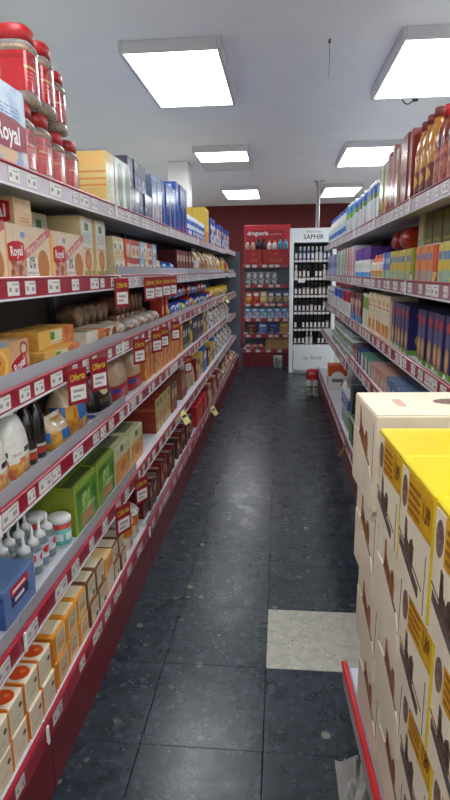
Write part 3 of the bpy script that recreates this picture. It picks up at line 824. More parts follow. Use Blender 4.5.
P = bottle('sauce_bottle', .034, .034, .24, mk, simple('cap_darkred', (120, 20, 26), .4), .42, 2, .16, 16, pmat('p_sauce', (40, 34, 34), [('rect', 'A', 0, 1, 0, .3, (190, 70, 50)), ('rect', 'A', 0, 1, .35, .5, (206, 196, 180))]), (.1, .45))
run(P, 'slim black sauce bottle between white bottle and bread bags', 'bottle', 'L', -.82, z, 1.755, 2, .078)
mb_ = pmat('p_bread', (226, 166, 62), [('pic', 'A', 0, 1, 0, .5, (232, 176, 70), (206, 130, 40), 24), ('pic', 'A', 0, 1, .55, 1, (226, 206, 176), (206, 176, 130), 24), ('rect', 'A', .3, .75, .25, .55, (44, 120, 190))], .2, .5)
P = bagp('bread_bag', .11, .16, .125, mb_, 21)
run(P, 'small yellow bread bag with blue label, left shelf', 'bag', 'L', -.79, z, 1.925, 1, .16, jr=5)
P = bagp('bread_bag', .14, .24, .22, mb_, 22)
run(P, 'large yellow bread bag with blue label, left shelf', 'bag', 'L', -.80, z, 2.10, 1, .24, jr=5)
P = bagp('bread_bag', .13, .2, .24, pmat('p_bread2', (214, 180, 130), [('rect', 'A', .3, .7, .6, .8, (44, 110, 180))], .25, .4), 23)
run(P, 'beige bread bag half hidden behind the yellow ones', 'bag', 'L', -.955, z, 1.95, 1, .2, jr=2)
P = bagp('coffee_bag', .12, .25, .185, pmat('p_coffee', (26, 24, 28), [('rect', 'A', 0, 1, 0, .14, (200, 204, 210)), ('rect', 'A', .5, 1, 0, .1, (50, 110, 190)), ('rect', 'A', .82, 1, .1, 1, (40, 100, 180)), ('ell', 'A', .45, .62, .17, .13, (216, 196, 150)), ('lines', 'A', .2, .7, .3, .42, (150, 130, 90), 26)], .25, .4), 24)
run(P, 'black and blue bag with pale emblem under offer cards', 'bag', 'L', -.79, z, 2.40, 1, .25, jr=2)
P = bagp('flour_bag', .13, .26, .24, pmat('p_flour', (190, 158, 126), [('rect', 'A', 0, 1, 0, .34, (176, 36, 42)), ('rect', 'A', .06, .3, .18, .28, (40, 70, 160)), ('lines', 'A', .35, .75, .1, .26, (226, 170, 160), 26), ('ell', 'A', .45, .62, .24, .16, (206, 180, 150)), ('rect', 'A', .3, .7, .84, .92, (40, 80, 160))], .45), 25)
run(P, 'brown and red paper flour bag on left shelf', 'bag', 'L', -.79, z, 2.70, 2, .275, jr=3)
o1 = boxp('rusk_box', .14, .13, .225, pmat('p_o1', (222, 128, 40), [('rect', 'F', .86, 1, 0, 1, (180, 40, 30)), ('pic', 'F', 0, .86, 0, .6, (214, 130, 60), (236, 176, 100), 22), ('rect', 'F', .1, .7, .75, .92, (236, 200, 130))]))
o2 = boxp('rusk_box', .14, .13, .225, pmat('p_o2', (206, 150, 80), [('pic', 'F', 0, 1, 0, .6, (190, 110, 60), (230, 190, 130), 22), ('rect', 'F', .1, .8, .7, .9, (150, 50, 40))]))
run([o1, o1, o2], 'orange rusk box in a row on left shelf', 'box', 'L', -.79, z, 3.3, 10, .134)
d1 = boxp('tea_box', .14, .12, .21, pmat('p_d1', (60, 58, 62), [('rect', 'F', .1, .9, .5, .75, (190, 186, 176)), ('rect', 'F', 0, 1, 0, .2, (130, 120, 110))]))
d2 = boxp('tea_box', .14, .14, .24, pmat('p_d2', (226, 196, 50), [('rect', 'F', .1, .9, .5, .75, (60, 60, 50)), ('rect', 'F', 0, 1, 0, .15, (180, 150, 40))]))
d3 = boxp('tea_box', .14, .12, .22, pmat('p_d3', (40, 46, 76), [('rect', 'F', .1, .9, .6, .8, (196, 190, 180)), ('pic', 'F', 0, 1, 0, .4, (90, 60, 50), (60, 80, 130), 20)]))
run([d1, d1, d1, d2, d3, d3, d1], 'dark tea box on left shelf beyond the orange rusks', 'box', 'L', -.79, z, 4.66, 12, .135)
w1 = bagp('sugar_bag', .13, .18, .2, pmat('p_w1', (222, 220, 214), [('pic', 'A', 0, 1, .3, .7, (150, 120, 90), (226, 220, 210), 20)], .3, .3), 31)
w2 = bagp('sugar_bag', .13, .18, .18, pmat('p_w2', (60, 96, 160), [('pic', 'A', 0, 1, .2, .8, (226, 226, 230), (60, 110, 190), 20)], .3, .3), 32)
w3 = bagp('sugar_bag', .13, .18, .21, pmat('p_w3', (150, 110, 70), [('pic', 'A', 0, 1, .2, .8, (206, 180, 140), (120, 70, 50), 20)], .3, .3), 33)
run([w1, w2, w1, w3], 'mixed sugar bag at far end of left shelf', 'bag', 'L', -.79, z, 6.3, 14, .195, jr=8)

# ---------------------------------------------------------------- left, fifth shelf (green boxes)
z = LZ[1]
P = boxp('plaster_box', .27, .2, .115, pmat('p_blue2', (92, 122, 176), [('rect', 'S', 0, 1, 0, .78, (58, 92, 160)), ('rect', 'S', 0, 1, .78, .86, (40, 60, 120)), ('rect', 'T', 0, 1, 0, 1, (104, 132, 176)), ('ell', 'T', .45, .55, .3, .2, (150, 170, 200)), ('ell', 'S', .85, .12, .04, .06, (226, 230, 236))], .4, .2), seam=False)
l = MB(); l.box(.135, .1358, -.06, .05, .045, .1, simple('label_navy', (34, 40, 84), .4))
l.box(.1356, .1364, -.06, .05, .078, .105, simple('label_red', (206, 40, 40), .4)); l.box(.1364, .1367, -.05, .03, .086, .094, M_WHITE); l.box(.1358, .1363, -.04, .02, .055, .066, M_PAPER)
P.part('label', l)
run(P, 'blue plaster box with red and navy label, left low shelf', 'box', 'L', -.757, z, 1.365, 1, .2, jr=0)
G = Proto('gel_bottle', .056, .056, .165)
mg = clear('gel_clear', (206, 222, 228), .3, .08)
b = MB(); b.loft([(0, .024, .024, 2), (.004, .028, .028, 2), (.085, .028, .028, 2), (.1, .024, .024, 2), (.104, .016, .016, 2)], mg, 16); G.part('bottle_body', b)
b = MB(); b.loft([(.003, .024, .024, 2), (.07, .0255, .0255, 2)], mottled('gel_liquid', (150, 190, 206), (180, 206, 214), 20, .2), 14); G.part('gel', b)
b = MB(); b.loft([(.03, .0285, .0285, 2), (.08, .0285, .0285, 2)], pmat('p_gel', (196, 206, 214), [('ell', 'A', .6, .6, .3, .25, (206, 60, 50)), ('rect', 'A', .2, .8, .1, .25, (226, 226, 226))]), 16, cap0=False, cap1=False); G.part('label', b)
b = MB(); b.loft([(.1, .021, .021, 2), (.115, .021, .021, 2), (.122, .012, .012, 2), (.128, .006, .006, 2), (.165, .004, .004, 2)], M_WHITE, 14); G.part('nozzle_cap', b)
for r, x in enumerate((-.815, -.885, -.955)):
    for i in range(4):
        place(G, 'clear gel bottle with white nozzle cap, %s row, %s along' % (('front', 'second', 'third')[r], ORD[i]), 'bottle', 'gel bottles', x+random.uniform(-.004, .004), 1.63 + i*.06 - r*.012, z+.0005, random.uniform(-.5, .5))
T_ = Proto('wipes_tub', .085, .085, .115)
b = MB(); b.loft([(0, .036, .036, 2), (.004, .04, .04, 2), (.092, .041, .041, 2)], pmat('p_tub', (110, 186, 176), [('rect', 'A', 0, 1, .78, 1, (200, 50, 50)), ('rect', 'A', .2, .8, .3, .6, (214, 230, 226)), ('rect', 'A', 0, 1, 0, .1, (226, 232, 230))]), 20); T_.part('tub_body', b)
b = MB(); b.loft([(.092, .043, .043, 2), (.108, .043, .043, 2), (.115, .036, .036, 2)], M_WHITE, 20); T_.part('lid', b)
for i, y in enumerate((1.895, 1.897)): place(T_, 'teal tub with white lid before green boxes, %s' % ('near one' if i == 0 else 'far one'), 'tub', 'wipes tubs', -.80-.09*i, y, z+.0005)
pg = pmat('p_green', (128, 160, 44), [('pic', 'F', .04, .96, .0, .85, (86, 150, 40), (50, 110, 30), 12), ('pic', 'F', .3, .7, .35, .72, (190, 206, 130), (110, 170, 60), 40), ('pic', 'F', .22, .8, .06, .34, (206, 120, 80), (120, 150, 50), 36), ('rect', 'T', .0, 1, .7, .92, (60, 76, 30)), ('rect', 'F', 0, .06, 0, 1, (150, 170, 40)), ('rect', 'S', 0, 1, 0, 1, (136, 150, 40)), ('lines', 'F', .45, .9, .3, .42, (226, 232, 200), 20)], .4, .2)
P = boxp('infusion_box', .2, .25, .195, pg)
run(P, 'bright green infusion box on left low shelf', 'box', 'L', -.752, z, 1.945, 2, .262, jr=.4)
pc = pmat('p_cream2', (206, 206, 160), [('pic', 'F', 0, 1, 0, .62, (222, 140, 60), (196, 150, 70), 16), ('ell', 'F', .5, .36, .32, .24, (226, 160, 70)), ('ell', 'F', .5, .36, .22, .16, (206, 120, 50)), ('rect', 'F', .35, .55, .78, .94, (60, 110, 50)), ('rect', 'T', .1, .9, .5, .8, (110, 116, 90))], .4, .1)
P = boxp('infusion_box', .2, .25, .18, pc)
run(P, 'cream infusion box with orange slice print after green boxes', 'box', 'L', -.752, z, 2.47, 2, .265, jr=.6)
rb = pmat('p_redbox', (140, 46, 28), [('rect', 'S', .0, 1, .66, .74, (176, 84, 36)), ('rect', 'F', 0, 1, 0, 1, (196, 176, 120)), ('pic', 'F', 0, 1, 0, .6, (170, 110, 60), (206, 180, 120), 20), ('rect', 'F', .3, .7, .75, .92, (90, 110, 50)), ('rect', 'S', .48, .5, 0, 1, (90, 26, 20))], .4)
P = boxp('cereal_box', .27, .12, .21, rb)
run(P, 'large rust-red cereal box, side showing, left low shelf', 'box', 'L', -.755, z, 3.38, 4, .124, jr=.5)
P = boxp('cereal_box', .15, .09, .2, pmat('p_br2', (130, 84, 60), [('rect', 'F', .1, .9, .5, .8, (206, 186, 150))]))
run(P, 'narrow brown cereal box after the rust-red ones', 'box', 'L', -.755, z, 3.9, 2, .1)
P = boxp('cereal_box', .14, .12, .2, pmat('p_br3', (150, 90, 70), [('rect', 'F', 0, 1, .0, .3, (120, 50, 40)), ('lines', 'F', .1, .9, .4, .9, (214, 196, 176), 14)]))
run(P, 'brownish cereal box standing alone beyond the empty gap', 'box', 'L', -.755, z, 4.33, 2, .13)
P = bagp('rice_bag', .14, .2, .25, pmat('p_rice', (170, 146, 110), [('pic', 'A', 0, 1, .2, .8, (206, 186, 140), (140, 110, 80), 18)], .3, .3), 41)
run(P, 'pale brown grain bag on left low shelf', 'bag', 'L', -.755, z, 4.61, 2, .215, jr=3)
q1 = boxp('carton', .12, .11, .2, pmat('p_q1', (150, 40, 40), [('rect', 'F', .1, .9, .5, .8, (220, 190, 150))]))
q2 = boxp('carton', .12, .11, .22, pmat('p_q2', (220, 186, 80), [('rect', 'F', .1, .9, .3, .5, (190, 60, 40))]))
q3 = boxp('carton', .12, .11, .24, pmat('p_q3', (50, 120, 190), [('rect', 'F', .1, .9, .5, .8, (226, 230, 236))]))
q4 = boxp('carton', .12, .11, .19, pmat('p_q4', (196, 180, 150), [('rect', 'F', 0, 1, .7, 1, (110, 60, 50))]))
run([q1, q4, q2, q2, q3, q3, q4], 'small colourful carton along left low shelf', 'box', 'L', -.755, z, 5.1, 12, .122)
run([w1, w3, w1, w2], 'pale goods bag at far end of left low shelf', 'bag', 'L', -.755, z, 6.62, 12, .2, jr=8)

# ---------------------------------------------------------------- left, base shelf
z = LZ[0]
ot = pmat('p_tang', (228, 128, 36), [('rect', 'F', .0, .86, .0, .62, (232, 220, 190)), ('rect', 'T', .06, .94, .1, 1, (236, 222, 196)), ('ell', 'T', .5, .8, .32, .16, (226, 84, 30)), ('ell', 'T', .58, .84, .08, .04, (242, 150, 90)), ('rect', 'F', .0, .86, .55, 1, (234, 222, 194)), ('lines', 'F', .2, .65, .3, .38, (90, 76, 60), 30), ('ell', 'F', .7, .62, .1, .08, (80, 60, 40))], .45)
P = boxp('juice_carton', .19, .092, .088, ot, seam=False)
run(P, 'orange-cream juice carton, lower layer at bottom left', 'carton', 'L', -.684, z, 1.02, 5, .096, jr=.4, jx=.003)
run(P, 'orange-cream juice carton with tangerine print, upper layer', 'carton', 'L', -.688, z+.0885, 1.02, 5, .096, jr=.4, jx=.003)
oo = pmat('p_or1', (232, 150, 40), [('rect', 'F', .22, 1, .06, .94, (236, 216, 176)), ('rect', 'T', .22, 1, .4, .95, (236, 220, 184)), ('lines', 'F', .3, .9, .2, .85, (150, 96, 50), 12), ('rect', 'F', .35, .8, .3, .45, (214, 160, 80))], .45)
P = boxp('tea_carton', .18, .1, .09, oo, seam=False)
run(P, 'orange tea carton with cream panel, lower layer', 'carton', 'L', -.684, z, 1.505, 3, .104, jr=.4, jx=.003)
run(P, 'orange tea carton with cream panel, upper layer', 'carton', 'L', -.688, z+.0905, 1.505, 3, .104, jr=.4, jx=.003)
ob_ = pmat('p_br1', (120, 76, 44), [('rect', 'F', .16, 1, .06, .94, (232, 220, 190)), ('rect', 'T', .2, 1, .3, .95, (232, 220, 190)), ('rect', 'S', .1, .9, .2, .9, (226, 210, 176)), ('ell', 'F', .75, .2, .12, .12, (90, 60, 40)), ('lines', 'F', .25, .9, .4, .85, (120, 90, 60), 12)], .45)
P = boxp('tea_carton', .17, .1, .088, ob_, seam=False)
run(P, 'brown tea carton with cream panel, lower layer', 'carton', 'L', -.684, z, 1.825, 2, .104, jr=.4, jx=.003)
run(P, 'brown tea carton with cream panel, upper layer', 'carton', 'L', -.688, z+.0885, 1.825, 2, .104, jr=.4, jx=.003)
P = boxp('tea_carton', .17, .1, .16, pmat('p_or3', (232, 170, 90), [('rect', 'F', .1, 1, .05, .6, (236, 226, 200)), ('rect', 'T', .1, 1, .3, 1, (236, 200, 140)), ('lines', 'F', .2, .9, .65, .9, (140, 90, 50), 12)]))
run(P, 'pale orange tea carton between brown cartons', 'carton', 'L', -.684, z, 2.04, 1, .104, jr=.4, jx=.003)
P = boxp('tea_carton', .15, .09, .075, ob_, seam=False)
run(P, 'small brown tea carton, bottom layer by offer cards', 'carton', 'L', -.684, z, 2.15, 2, .094, jr=1)
run(P, 'small brown tea carton, top layer by offer cards', 'carton', 'L', -.688, z+.0755, 2.15, 2, .094, jr=1)
PT = Proto('preserve_pot', .12, .12, .165); b = MB()
b.loft([(0, .048, .048, 3), (.005, .053, .053, 3), (.12, .054, .054, 3), (.135, .046, .046, 2.6)], pmat('p_pot', (222, 124, 36), [('rect', 'A', 0, 1, 0, .48, (226, 216, 196)), ('rect', 'A', .35, .7, .1, .25, (150, 140, 120))], .4), 20); PT.part('pot_body', b)
b = MB(); b.loft([(.118, .0585, .0585, 3), (.128, .058, .058, 3), (.137, .052, .052, 2.6), (.15, .046, .046, 2.2), (.16, .028, .028, 2), (.165, .02, .02, 2)], mottled('foil', (236, 232, 226), (190, 186, 180), 40, .35), 20, wob=.12, seed=3); PT.part('wrapped_top', b)
place(PT, 'orange pot with crumpled white top, nearer of the pair', 'pot', 'orange pots', -.745, 2.47, z+.0005)
place(PT, 'orange pot with crumpled white top, farther of the pair', 'pot', 'orange pots', -.748, 2.60, z+.0005)
k1 = boxp('chocolate_bar', .12, .048, .165, pmat('p_k1', (104, 34, 30), [('rect', 'T', 0, 1, 0, 1, (150, 120, 110)), ('pic', 'F', 0, 1, 0, .5, (140, 80, 60), (80, 30, 26), 20)], .35), seam=False)
k2 = boxp('chocolate_bar', .12, .048, .15, pmat('p_k2', (84, 58, 48), [('rect', 'T', 0, 1, 0, 1, (130, 110, 100)), ('rect', 'F', 0, 1, .5, .8, (180, 150, 120))], .35), seam=False)
k3 = boxp('chocolate_bar', .12, .048, .16, pmat('p_k3', (140, 36, 34), [('rect', 'T', 0, 1, 0, 1, (126, 40, 40)), ('rect', 'F', .1, .9, .3, .6, (206, 170, 130))], .35), seam=False)
run([k1, k2, k2], 'dark chocolate pack leaning in first group, left base shelf', 'pack', 'L', -.70, z, 2.78, 7, .054, jr=4)
run([k3, k1, k2], 'dark red chocolate pack in second group, left base shelf', 'pack', 'L', -.70, z, 3.2, 9, .054, jr=3)
run([k2, k3, k1, k2], 'brown chocolate pack in third group, left base shelf', 'pack', 'L', -.70, z, 3.78, 13, .056, jr=3)
P = boxp('sweets_box', .14, .13, .17, pmat('p_rb', (186, 36, 36), [('lines', 'F', .1, .9, .2, .8, (226, 150, 130), 8), ('ell', 'F', .5, .6, .3, .16, (206, 90, 70))]))
run(P, 'bright red sweets box on left base shelf', 'box', 'L', -.688, z, 4.62, 5, .14)
s1 = liebag('sweets_bag', .14, .17, .09, pmat('p_s1', (150, 80, 60), [('pic', 'A', 0, 1, 0, 1, (214, 196, 170), (130, 60, 50), 24)], .25, .4), 51)
s2 = liebag('sweets_bag', .14, .17, .09, pmat('p_s2', (196, 170, 140), [('pic', 'A', 0, 1, 0, 1, (226, 220, 210), (150, 90, 70), 24)], .25, .4), 52)
s3 = bagp('sweets_bag', .1, .16, .17, pmat('p_s3', (170, 60, 50), [('pic', 'A', 0, 1, 0, 1, (214, 180, 150), (150, 60, 50), 20)], .25, .4), 53)
run([q1, q4, s3], 'red sweets pack far along left base shelf', 'pack', 'L', -.688, z, 5.36, 8, .15, jr=4)
run([s3, s1, s2], 'pale brown sweets bag at far end of left base shelf', 'bag', 'L', -.688, z, 6.62, 12, .19, jr=8)

# ================================================================== right shelving goods
z = 1.795
X1 = .595
rbm = mottled('sauce_brown', (150, 66, 44), (110, 36, 28), 40, .25, .4, .6, .4)
P = bottle('sauce_bottle', .042, .045, .32, rbm, simple('cap_red', (190, 30, 36), .4), .36, 2.4, .12, 18, pmat('p_sl', (160, 70, 50), [('pic', 'A', 0, 1, 0, 1, (190, 110, 80), (130, 40, 36), 40)], .4), (.1, .55))
run(P, 'brown sauce bottle with red cap on right top shelf', 'bottle', 'R', X1, z, 1.99, 5, .105)
P = bottle('oil_bottle', .044, .046, .34, mottled('oil', (214, 150, 60), (190, 120, 50), 12, .12, .4, .6, .5), simple('cap_brown', (120, 46, 40), .4), .5, 2.2, .1, 18, pmat('p_ol', (120, 50, 40), [('ell', 'A', .5, .6, .3, .25, (214, 160, 60)), ('rect', 'A', 0, 1, 0, .2, (60, 40, 36))]), (.08, .42))
run(P, 'amber bottle with brown cap after the sauce bottles', 'bottle', 'R', X1, z, 2.52, 3, .12)
e1 = boxp('coffee_pack', .12, .085, .34, pmat('p_e1', (140, 46, 36), [('rect', 'F', .1, .9, .5, .75, (190, 120, 90)), ('rect', 'F', 0, 1, .0, .12, (90, 30, 26))], .25, .5))
e2 = boxp('coffee_pack', .12, .085, .31, pmat('p_e2', (214, 196, 176), [('rect', 'F', 0, .4, 0, 1, (160, 60, 46)), ('rect', 'F', .4, 1, .6, .8, (180, 90, 70))], .25, .5))
e3 = boxp('coffee_pack', .12, .085, .29, pmat('p_e3', (206, 206, 170), [('rect', 'F', 0, .3, 0, 1, (120, 140, 80)), ('rect', 'F', .3, 1, .1, .4, (206, 140, 80))], .25, .5))
run([e1, e1, e1, e2], 'tall red-brown coffee pack on right top shelf', 'pack', 'R', X1, z, 2.9, 5, .09)
run([e2, e1, e3, e3, e3], 'pale and red coffee pack before the milk cartons', 'pack', 'R', X1, z, 3.36, 5, .09)
P = gable('milk_carton', .095, .095, .29, pmat('p_milkc', (232, 234, 234), [('rect', 'A', 0, 1, .7, .84, (120, 150, 70)), ('rect', 'A', 0, 1, .84, 1, (70, 110, 180)), ('lines', 'A', .1, .9, .1, .65, (150, 160, 170), 12), ('ell', 'A', .5, .62, .3, .1, (190, 206, 220))], .4), simple('gable_blue', (60, 100, 170), .4), M_WHITE)
run(P, 'white milk carton with blue gable top, right top shelf', 'carton', 'R', X1+.01, z, 3.84, 10, .115, jx=.012, jr=5)
P = gable('milk_carton', .095, .095, .31, pmat('p_milkd', (236, 238, 238), [('rect', 'A', 0, 1, .62, .8, (130, 190, 60)), ('rect', 'A', 0, 1, .8, 1, (60, 150, 210)), ('lines', 'A', .1, .9, .1, .6, (150, 190, 220), 12)], .4), simple('gable_cyan', (60, 150, 210), .4), M_WHITE)
run(P, 'white milk carton with green band and cyan top', 'carton', 'R', X1+.01, z, 5.02, 5, .118, jx=.012, jr=5)
P = bottle('milk_bottle', .045, .045, .29, M_WHITE, simple('cap_blue', (50, 110, 200), .4), .4, 2.4, .1, 16, pmat('p_mbl', (214, 226, 236), [('rect', 'A', 0, 1, .2, .6, (60, 120, 200))]), (.15, .6))
run(P, 'white milk bottle with blue cap, far right top shelf', 'bottle', 'R', X1, z, 5.66, 16, .112)
P = boxp('carton', .09, .1, .16, pmat('p_endred', (190, 40, 40), [('rect', 'F', .2, .8, .4, .7, (230, 220, 210))]))
run(P, 'small red carton at the far end of right top shelf', 'box', 'R', X1, z, 7.46, 1, .1)

z = 1.445
h1 = boxp('pasta_pack', .14, .062, .15, pmat('p_h1', (206, 190, 90), [('rect', 'F', .1, .9, .6, .8, (90, 130, 180)), ('pic', 'F', 0, 1, .0, .35, (120, 170, 190), (190, 190, 90), 26), ('rect', 'F', 0, 1, .35, .55, (206, 176, 70))]))
h2 = boxp('pasta_pack', .14, .062, .15, pmat('p_h2', (222, 140, 80), [('rect', 'F', .1, .9, .62, .8, (110, 130, 190)), ('pic', 'F', 0, 1, .0, .35, (120, 170, 200), (214, 150, 90), 26)]))
h3 = boxp('pasta_pack', .14, .062, .15, pmat('p_h3', (150, 150, 40), [('rect', 'F', .1, .9, .0, .2, (206, 210, 216)), ('rect', 'S', 0, 1, 0, 1, (150, 150, 30))]))
h4 = boxp('pasta_pack', .14, .062, .15, pmat('p_h4', (90, 120, 190), [('rect', 'F', .1, .9, .6, .8, (190, 206, 226)), ('pic', 'F', 0, 1, .0, .35, (120, 190, 190), (190, 190, 90), 26)]))
h5 = boxp('pasta_pack', .14, .062, .15, pmat('p_h5', (214, 80, 40), [('rect', 'S', 0, 1, 0, 1, (214, 76, 36)), ('pic', 'F', 0, 1, .0, .3, (200, 206, 120), (190, 90, 60), 26)]))
run([h1, h1, h1], 'yellow-green pasta pack nearest the frame, right shelf', 'pack', 'R', X1, z, 2.0, 5, .066)
run([h5, h2, h2, h2, h2], 'orange pasta pack on right eye-level shelf', 'pack', 'R', X1, z, 2.34, 5, .066)
run([h3], 'olive green pasta pack between orange and yellow packs', 'pack', 'R', X1-.01, z, 2.68, 1, .066)
run([h1], 'yellow-green pasta pack in long row on right shelf', 'pack', 'R', X1, z, 2.76, 8, .066)
run([h4], 'blue pasta pack on right eye-level shelf', 'pack', 'R', X1, z, 3.3, 3, .066)
P = boxp('baking_box', .13, .15, .16, pmat('p_up1', (110, 106, 34), [('rect', 'A', 0, 1, 0, .12, (206, 206, 190)), ('rect', 'F', .1, .9, .2, .26, (160, 150, 60))]))
run(P, 'dark olive box stacked above pasta packs, right shelf', 'box', 'R', X1+.10, z+.151, 2.35, 4, .157, jr=1)
P = boxp('baking_box', .13, .1, .165, pmat('p_up2', (206, 200, 150), [('rect', 'F', .1, .9, .1, .3, (120, 160, 180))]))
run(P, 'cream box beside dark olive boxes, right shelf', 'box', 'R', X1+.10, z+.151, 2.99, 1, .1)
P = liebag('snack_bag', .14, .26, .13, pmat('p_upr', (170, 36, 34), [('pic', 'A', 0, 1, 0, 1, (190, 50, 40), (130, 20, 24), 18)], .3), 61)
run(P, 'red snack bag lying on pasta packs, right shelf', 'bag', 'R', X1+.05, z+.151, 3.12, 2, .27, jr=5)
P = bagp('soup_pouch', .07, .115, .15, pmat('p_pouch', (236, 226, 206), [('rect', 'A', 0, 1, .68, 1, (224, 90, 36)), ('pic', 'A', 0, 1, .1, .35, (222, 130, 50), (190, 180, 120), 26), ('lines', 'A', .1, .9, .4, .62, (150, 70, 50), 14)], .35), 62, fat=1)
run(P, 'white pouch with orange top on right eye-level shelf', 'pouch', 'R', X1, z, 3.51, 4, .13, jr=4)
P = boxp('napkin_pack', .14, .105, .21, pmat('p_purp', (232, 236, 238), [('rect', 'A', 0, 1, .6, 1, (92, 50, 150)), ('rect', 'A', 0, 1, 0, .2, (70, 150, 210)), ('ell', 'F', .5, .4, .2, .1, (150, 190, 150))]))
run(P, 'purple and white pack on right eye-level shelf', 'pack', 'R', X1, z, 4.04, 7, .11)
i1 = boxp('hygiene_box', .13, .11, .25, pmat('p_i1', (228, 226, 226), [('rect', 'F', .6, 1, 0, 1, (196, 50, 44)), ('lines', 'F', .1, .55, .2, .8, (120, 130, 140), 10)]))
i2 = boxp('hygiene_box', .13, .11, .25, pmat('p_i2', (226, 232, 228), [('rect', 'F', .6, 1, 0, 1, (40, 150, 80)), ('lines', 'F', .1, .55, .2, .8, (120, 140, 130), 10)]))
i3 = boxp('hygiene_box', .13, .11, .23, pmat('p_i3', (206, 214, 230), [('rect', 'F', .5, 1, 0, 1, (60, 80, 170)), ('ell', 'F', .3, .5, .2, .15, (110, 110, 190))]))
run(i1, 'red and white hygiene box on right eye-level shelf', 'box', 'R', X1, z, 4.84, 6, .115)
run(i2, 'green and white hygiene box on right eye-level shelf', 'box', 'R', X1, z, 5.55, 6, .115)
run(i3, 'blue and white hygiene box at far right eye level', 'box', 'R', X1, z, 6.27, 11, .118)

z = 1.11
nb = pmat('p_nb', (40, 40, 96), [('ell', 'A', .5, .82, .3, .09, (190, 50, 50)), ('rect', 'A', .3, .7, .5, .72, (90, 96, 160)), ('ell', 'A', .5, .3, .3, .2, (206, 160, 90)), ('ell', 'A', .5, .3, .2, .12, (226, 190, 120)), ('rect', 'A', 0, 1, 0, .1, (110, 160, 50)), ('rect', 'A', .1, .5, .01, .07, (226, 226, 220))], .3, .3)
P = boxp('cookie_box', .17, .085, .225, nb)
run(P, 'navy cookie box with golden cookie print, near right group', 'box', 'R', X1, z, 1.88, 8, .088, jr=1)
run(P, 'navy cookie box with golden cookie print, farther right group', 'box', 'R', X1, z, 2.72, 5, .092, jr=3)
P = boxp('cereal_box', .15, .12, .25, pmat('p_cer', (232, 216, 184), [('ell', 'F', .5, .8, .2, .07, (206, 130, 50)), ('pic', 'F', .1, .9, .08, .34, (222, 150, 50), (176, 90, 30), 30), ('ell', 'F', .5, .55, .25, .06, (206, 206, 190)), ('rect', 'F', .2, .8, .66, .7, (190, 110, 60))]))
run(P, 'tall cream cereal box with orange print, right middle shelf', 'box', 'R', X1, z, 3.22, 6, .123, jr=1)
P = boxp('cereal_box', .14, .1, .23, pmat('p_cg', (206, 214, 176), [('rect', 'F', 0, 1, .55, .9, (120, 160, 70)), ('ell', 'F', .5, .3, .3, .14, (226, 226, 206))]))
run(P, 'green and cream box on right middle shelf', 'box', 'R', X1, z, 4.0, 3, .105)
P = boxp('cocoa_box', .14, .12, .22, pmat('p_cb', (110, 36, 40), [('rect', 'F', 0, 1, 0, .25, (90, 140, 190)), ('rect', 'F', .1, .9, .55, .75, (190, 150, 120)), ('rect', 'F', .0, .3, .25, .8, (226, 210, 200))]))
run(P, 'dark red cocoa box on right middle shelf', 'box', 'R', X1, z, 4.34, 5, .125)
P = boxp('milk_powder_box', .14, .12, .21, pmat('p_rw', (232, 232, 230), [('rect', 'A', 0, 1, .55, 1, (186, 30, 66)), ('lines', 'F', .1, .9, .1, .45, (150, 170, 150), 10)]))
run(P, 'crimson and white box on right middle shelf', 'box', 'R', X1, z, 4.99, 5, .125)
P = boxp('milk_powder_box', .14, .12, .21, pmat('p_bw3', (230, 234, 236), [('rect', 'A', 0, 1, .6, 1, (40, 100, 190)), ('lines', 'F', .1, .9, .1, .5, (150, 180, 150), 10)]))
run(P, 'blue-topped white box on right middle shelf', 'box', 'R', X1, z, 5.64, 7, .125)
P = boxp('milk_powder_box', .14, .12, .2, pmat('p_ww', (228, 230, 232), [('rect', 'F', 0, 1, .7, .8, (110, 130, 150)), ('lines', 'F', .1, .9, .1, .6, (170, 180, 190), 8)]))
run(P, 'plain white box at far end of right middle shelf', 'box', 'R', X1, z, 6.54, 8, .125)

z = .84
X4 = .57
v1 = boxp('snack_bar_box', .2, .058, .105, pmat('p_v1', (36, 56, 110), [('rect', 'F', .1, .9, .1, .9, (206, 206, 206)), ('rect', 'T', 0, 1, 0, 1, (36, 60, 120))]), seam=False)
v2 = boxp('snack_bar_box', .2, .058, .105, pmat('p_v2', (90, 130, 120), [('rect', 'F', .15, .85, .1, .9, (222, 222, 206)), ('rect', 'T', 0, 1, 0, 1, (86, 130, 116))]), seam=False)
v3 = boxp('snack_bar_box', .2, .058, .105, pmat('p_v3', (206, 160, 140), [('rect', 'F', .1, .9, .1, .6, (206, 190, 170)), ('rect', 'T', 0, 1, 0, 1, (196, 150, 134))]), seam=False)
v4 = boxp('snack_bar_box', .2, .058, .105, pmat('p_v4', (110, 130, 170), [('rect', 'F', .1, .9, .1, .6, (170, 176, 190)), ('rect', 'T', 0, 1, 0, 1, (120, 140, 176))]), seam=False)
v5 = boxp('snack_bar_box', .2, .058, .105, pmat('p_v5', (150, 40, 36), [('rect', 'F', .2, .9, .1, .6, (200, 190, 170)), ('rect', 'T', 0, 1, 0, 1, (60, 70, 80))]), seam=False)
run(v4, 'grey-blue snack bar box on low right shelf', 'box', 'R', X4, z, 2.72, 6, .062)
run(v3, 'salmon pink snack bar box on low right shelf', 'box', 'R', X4, z, 3.11, 8, .062)
run(v2, 'green-grey snack bar box on low right shelf', 'box', 'R', X4, z, 3.62, 7, .062)
run(v1, 'navy snack bar box on low right shelf', 'box', 'R', X4, z, 4.07, 4, .062)
run(v5, 'dark red snack bar box on low right shelf', 'box', 'R', X4, z, 4.33, 4, .062)
z = .765
TB = Proto('tub_multipack', .13, .15, .11); b = MB()
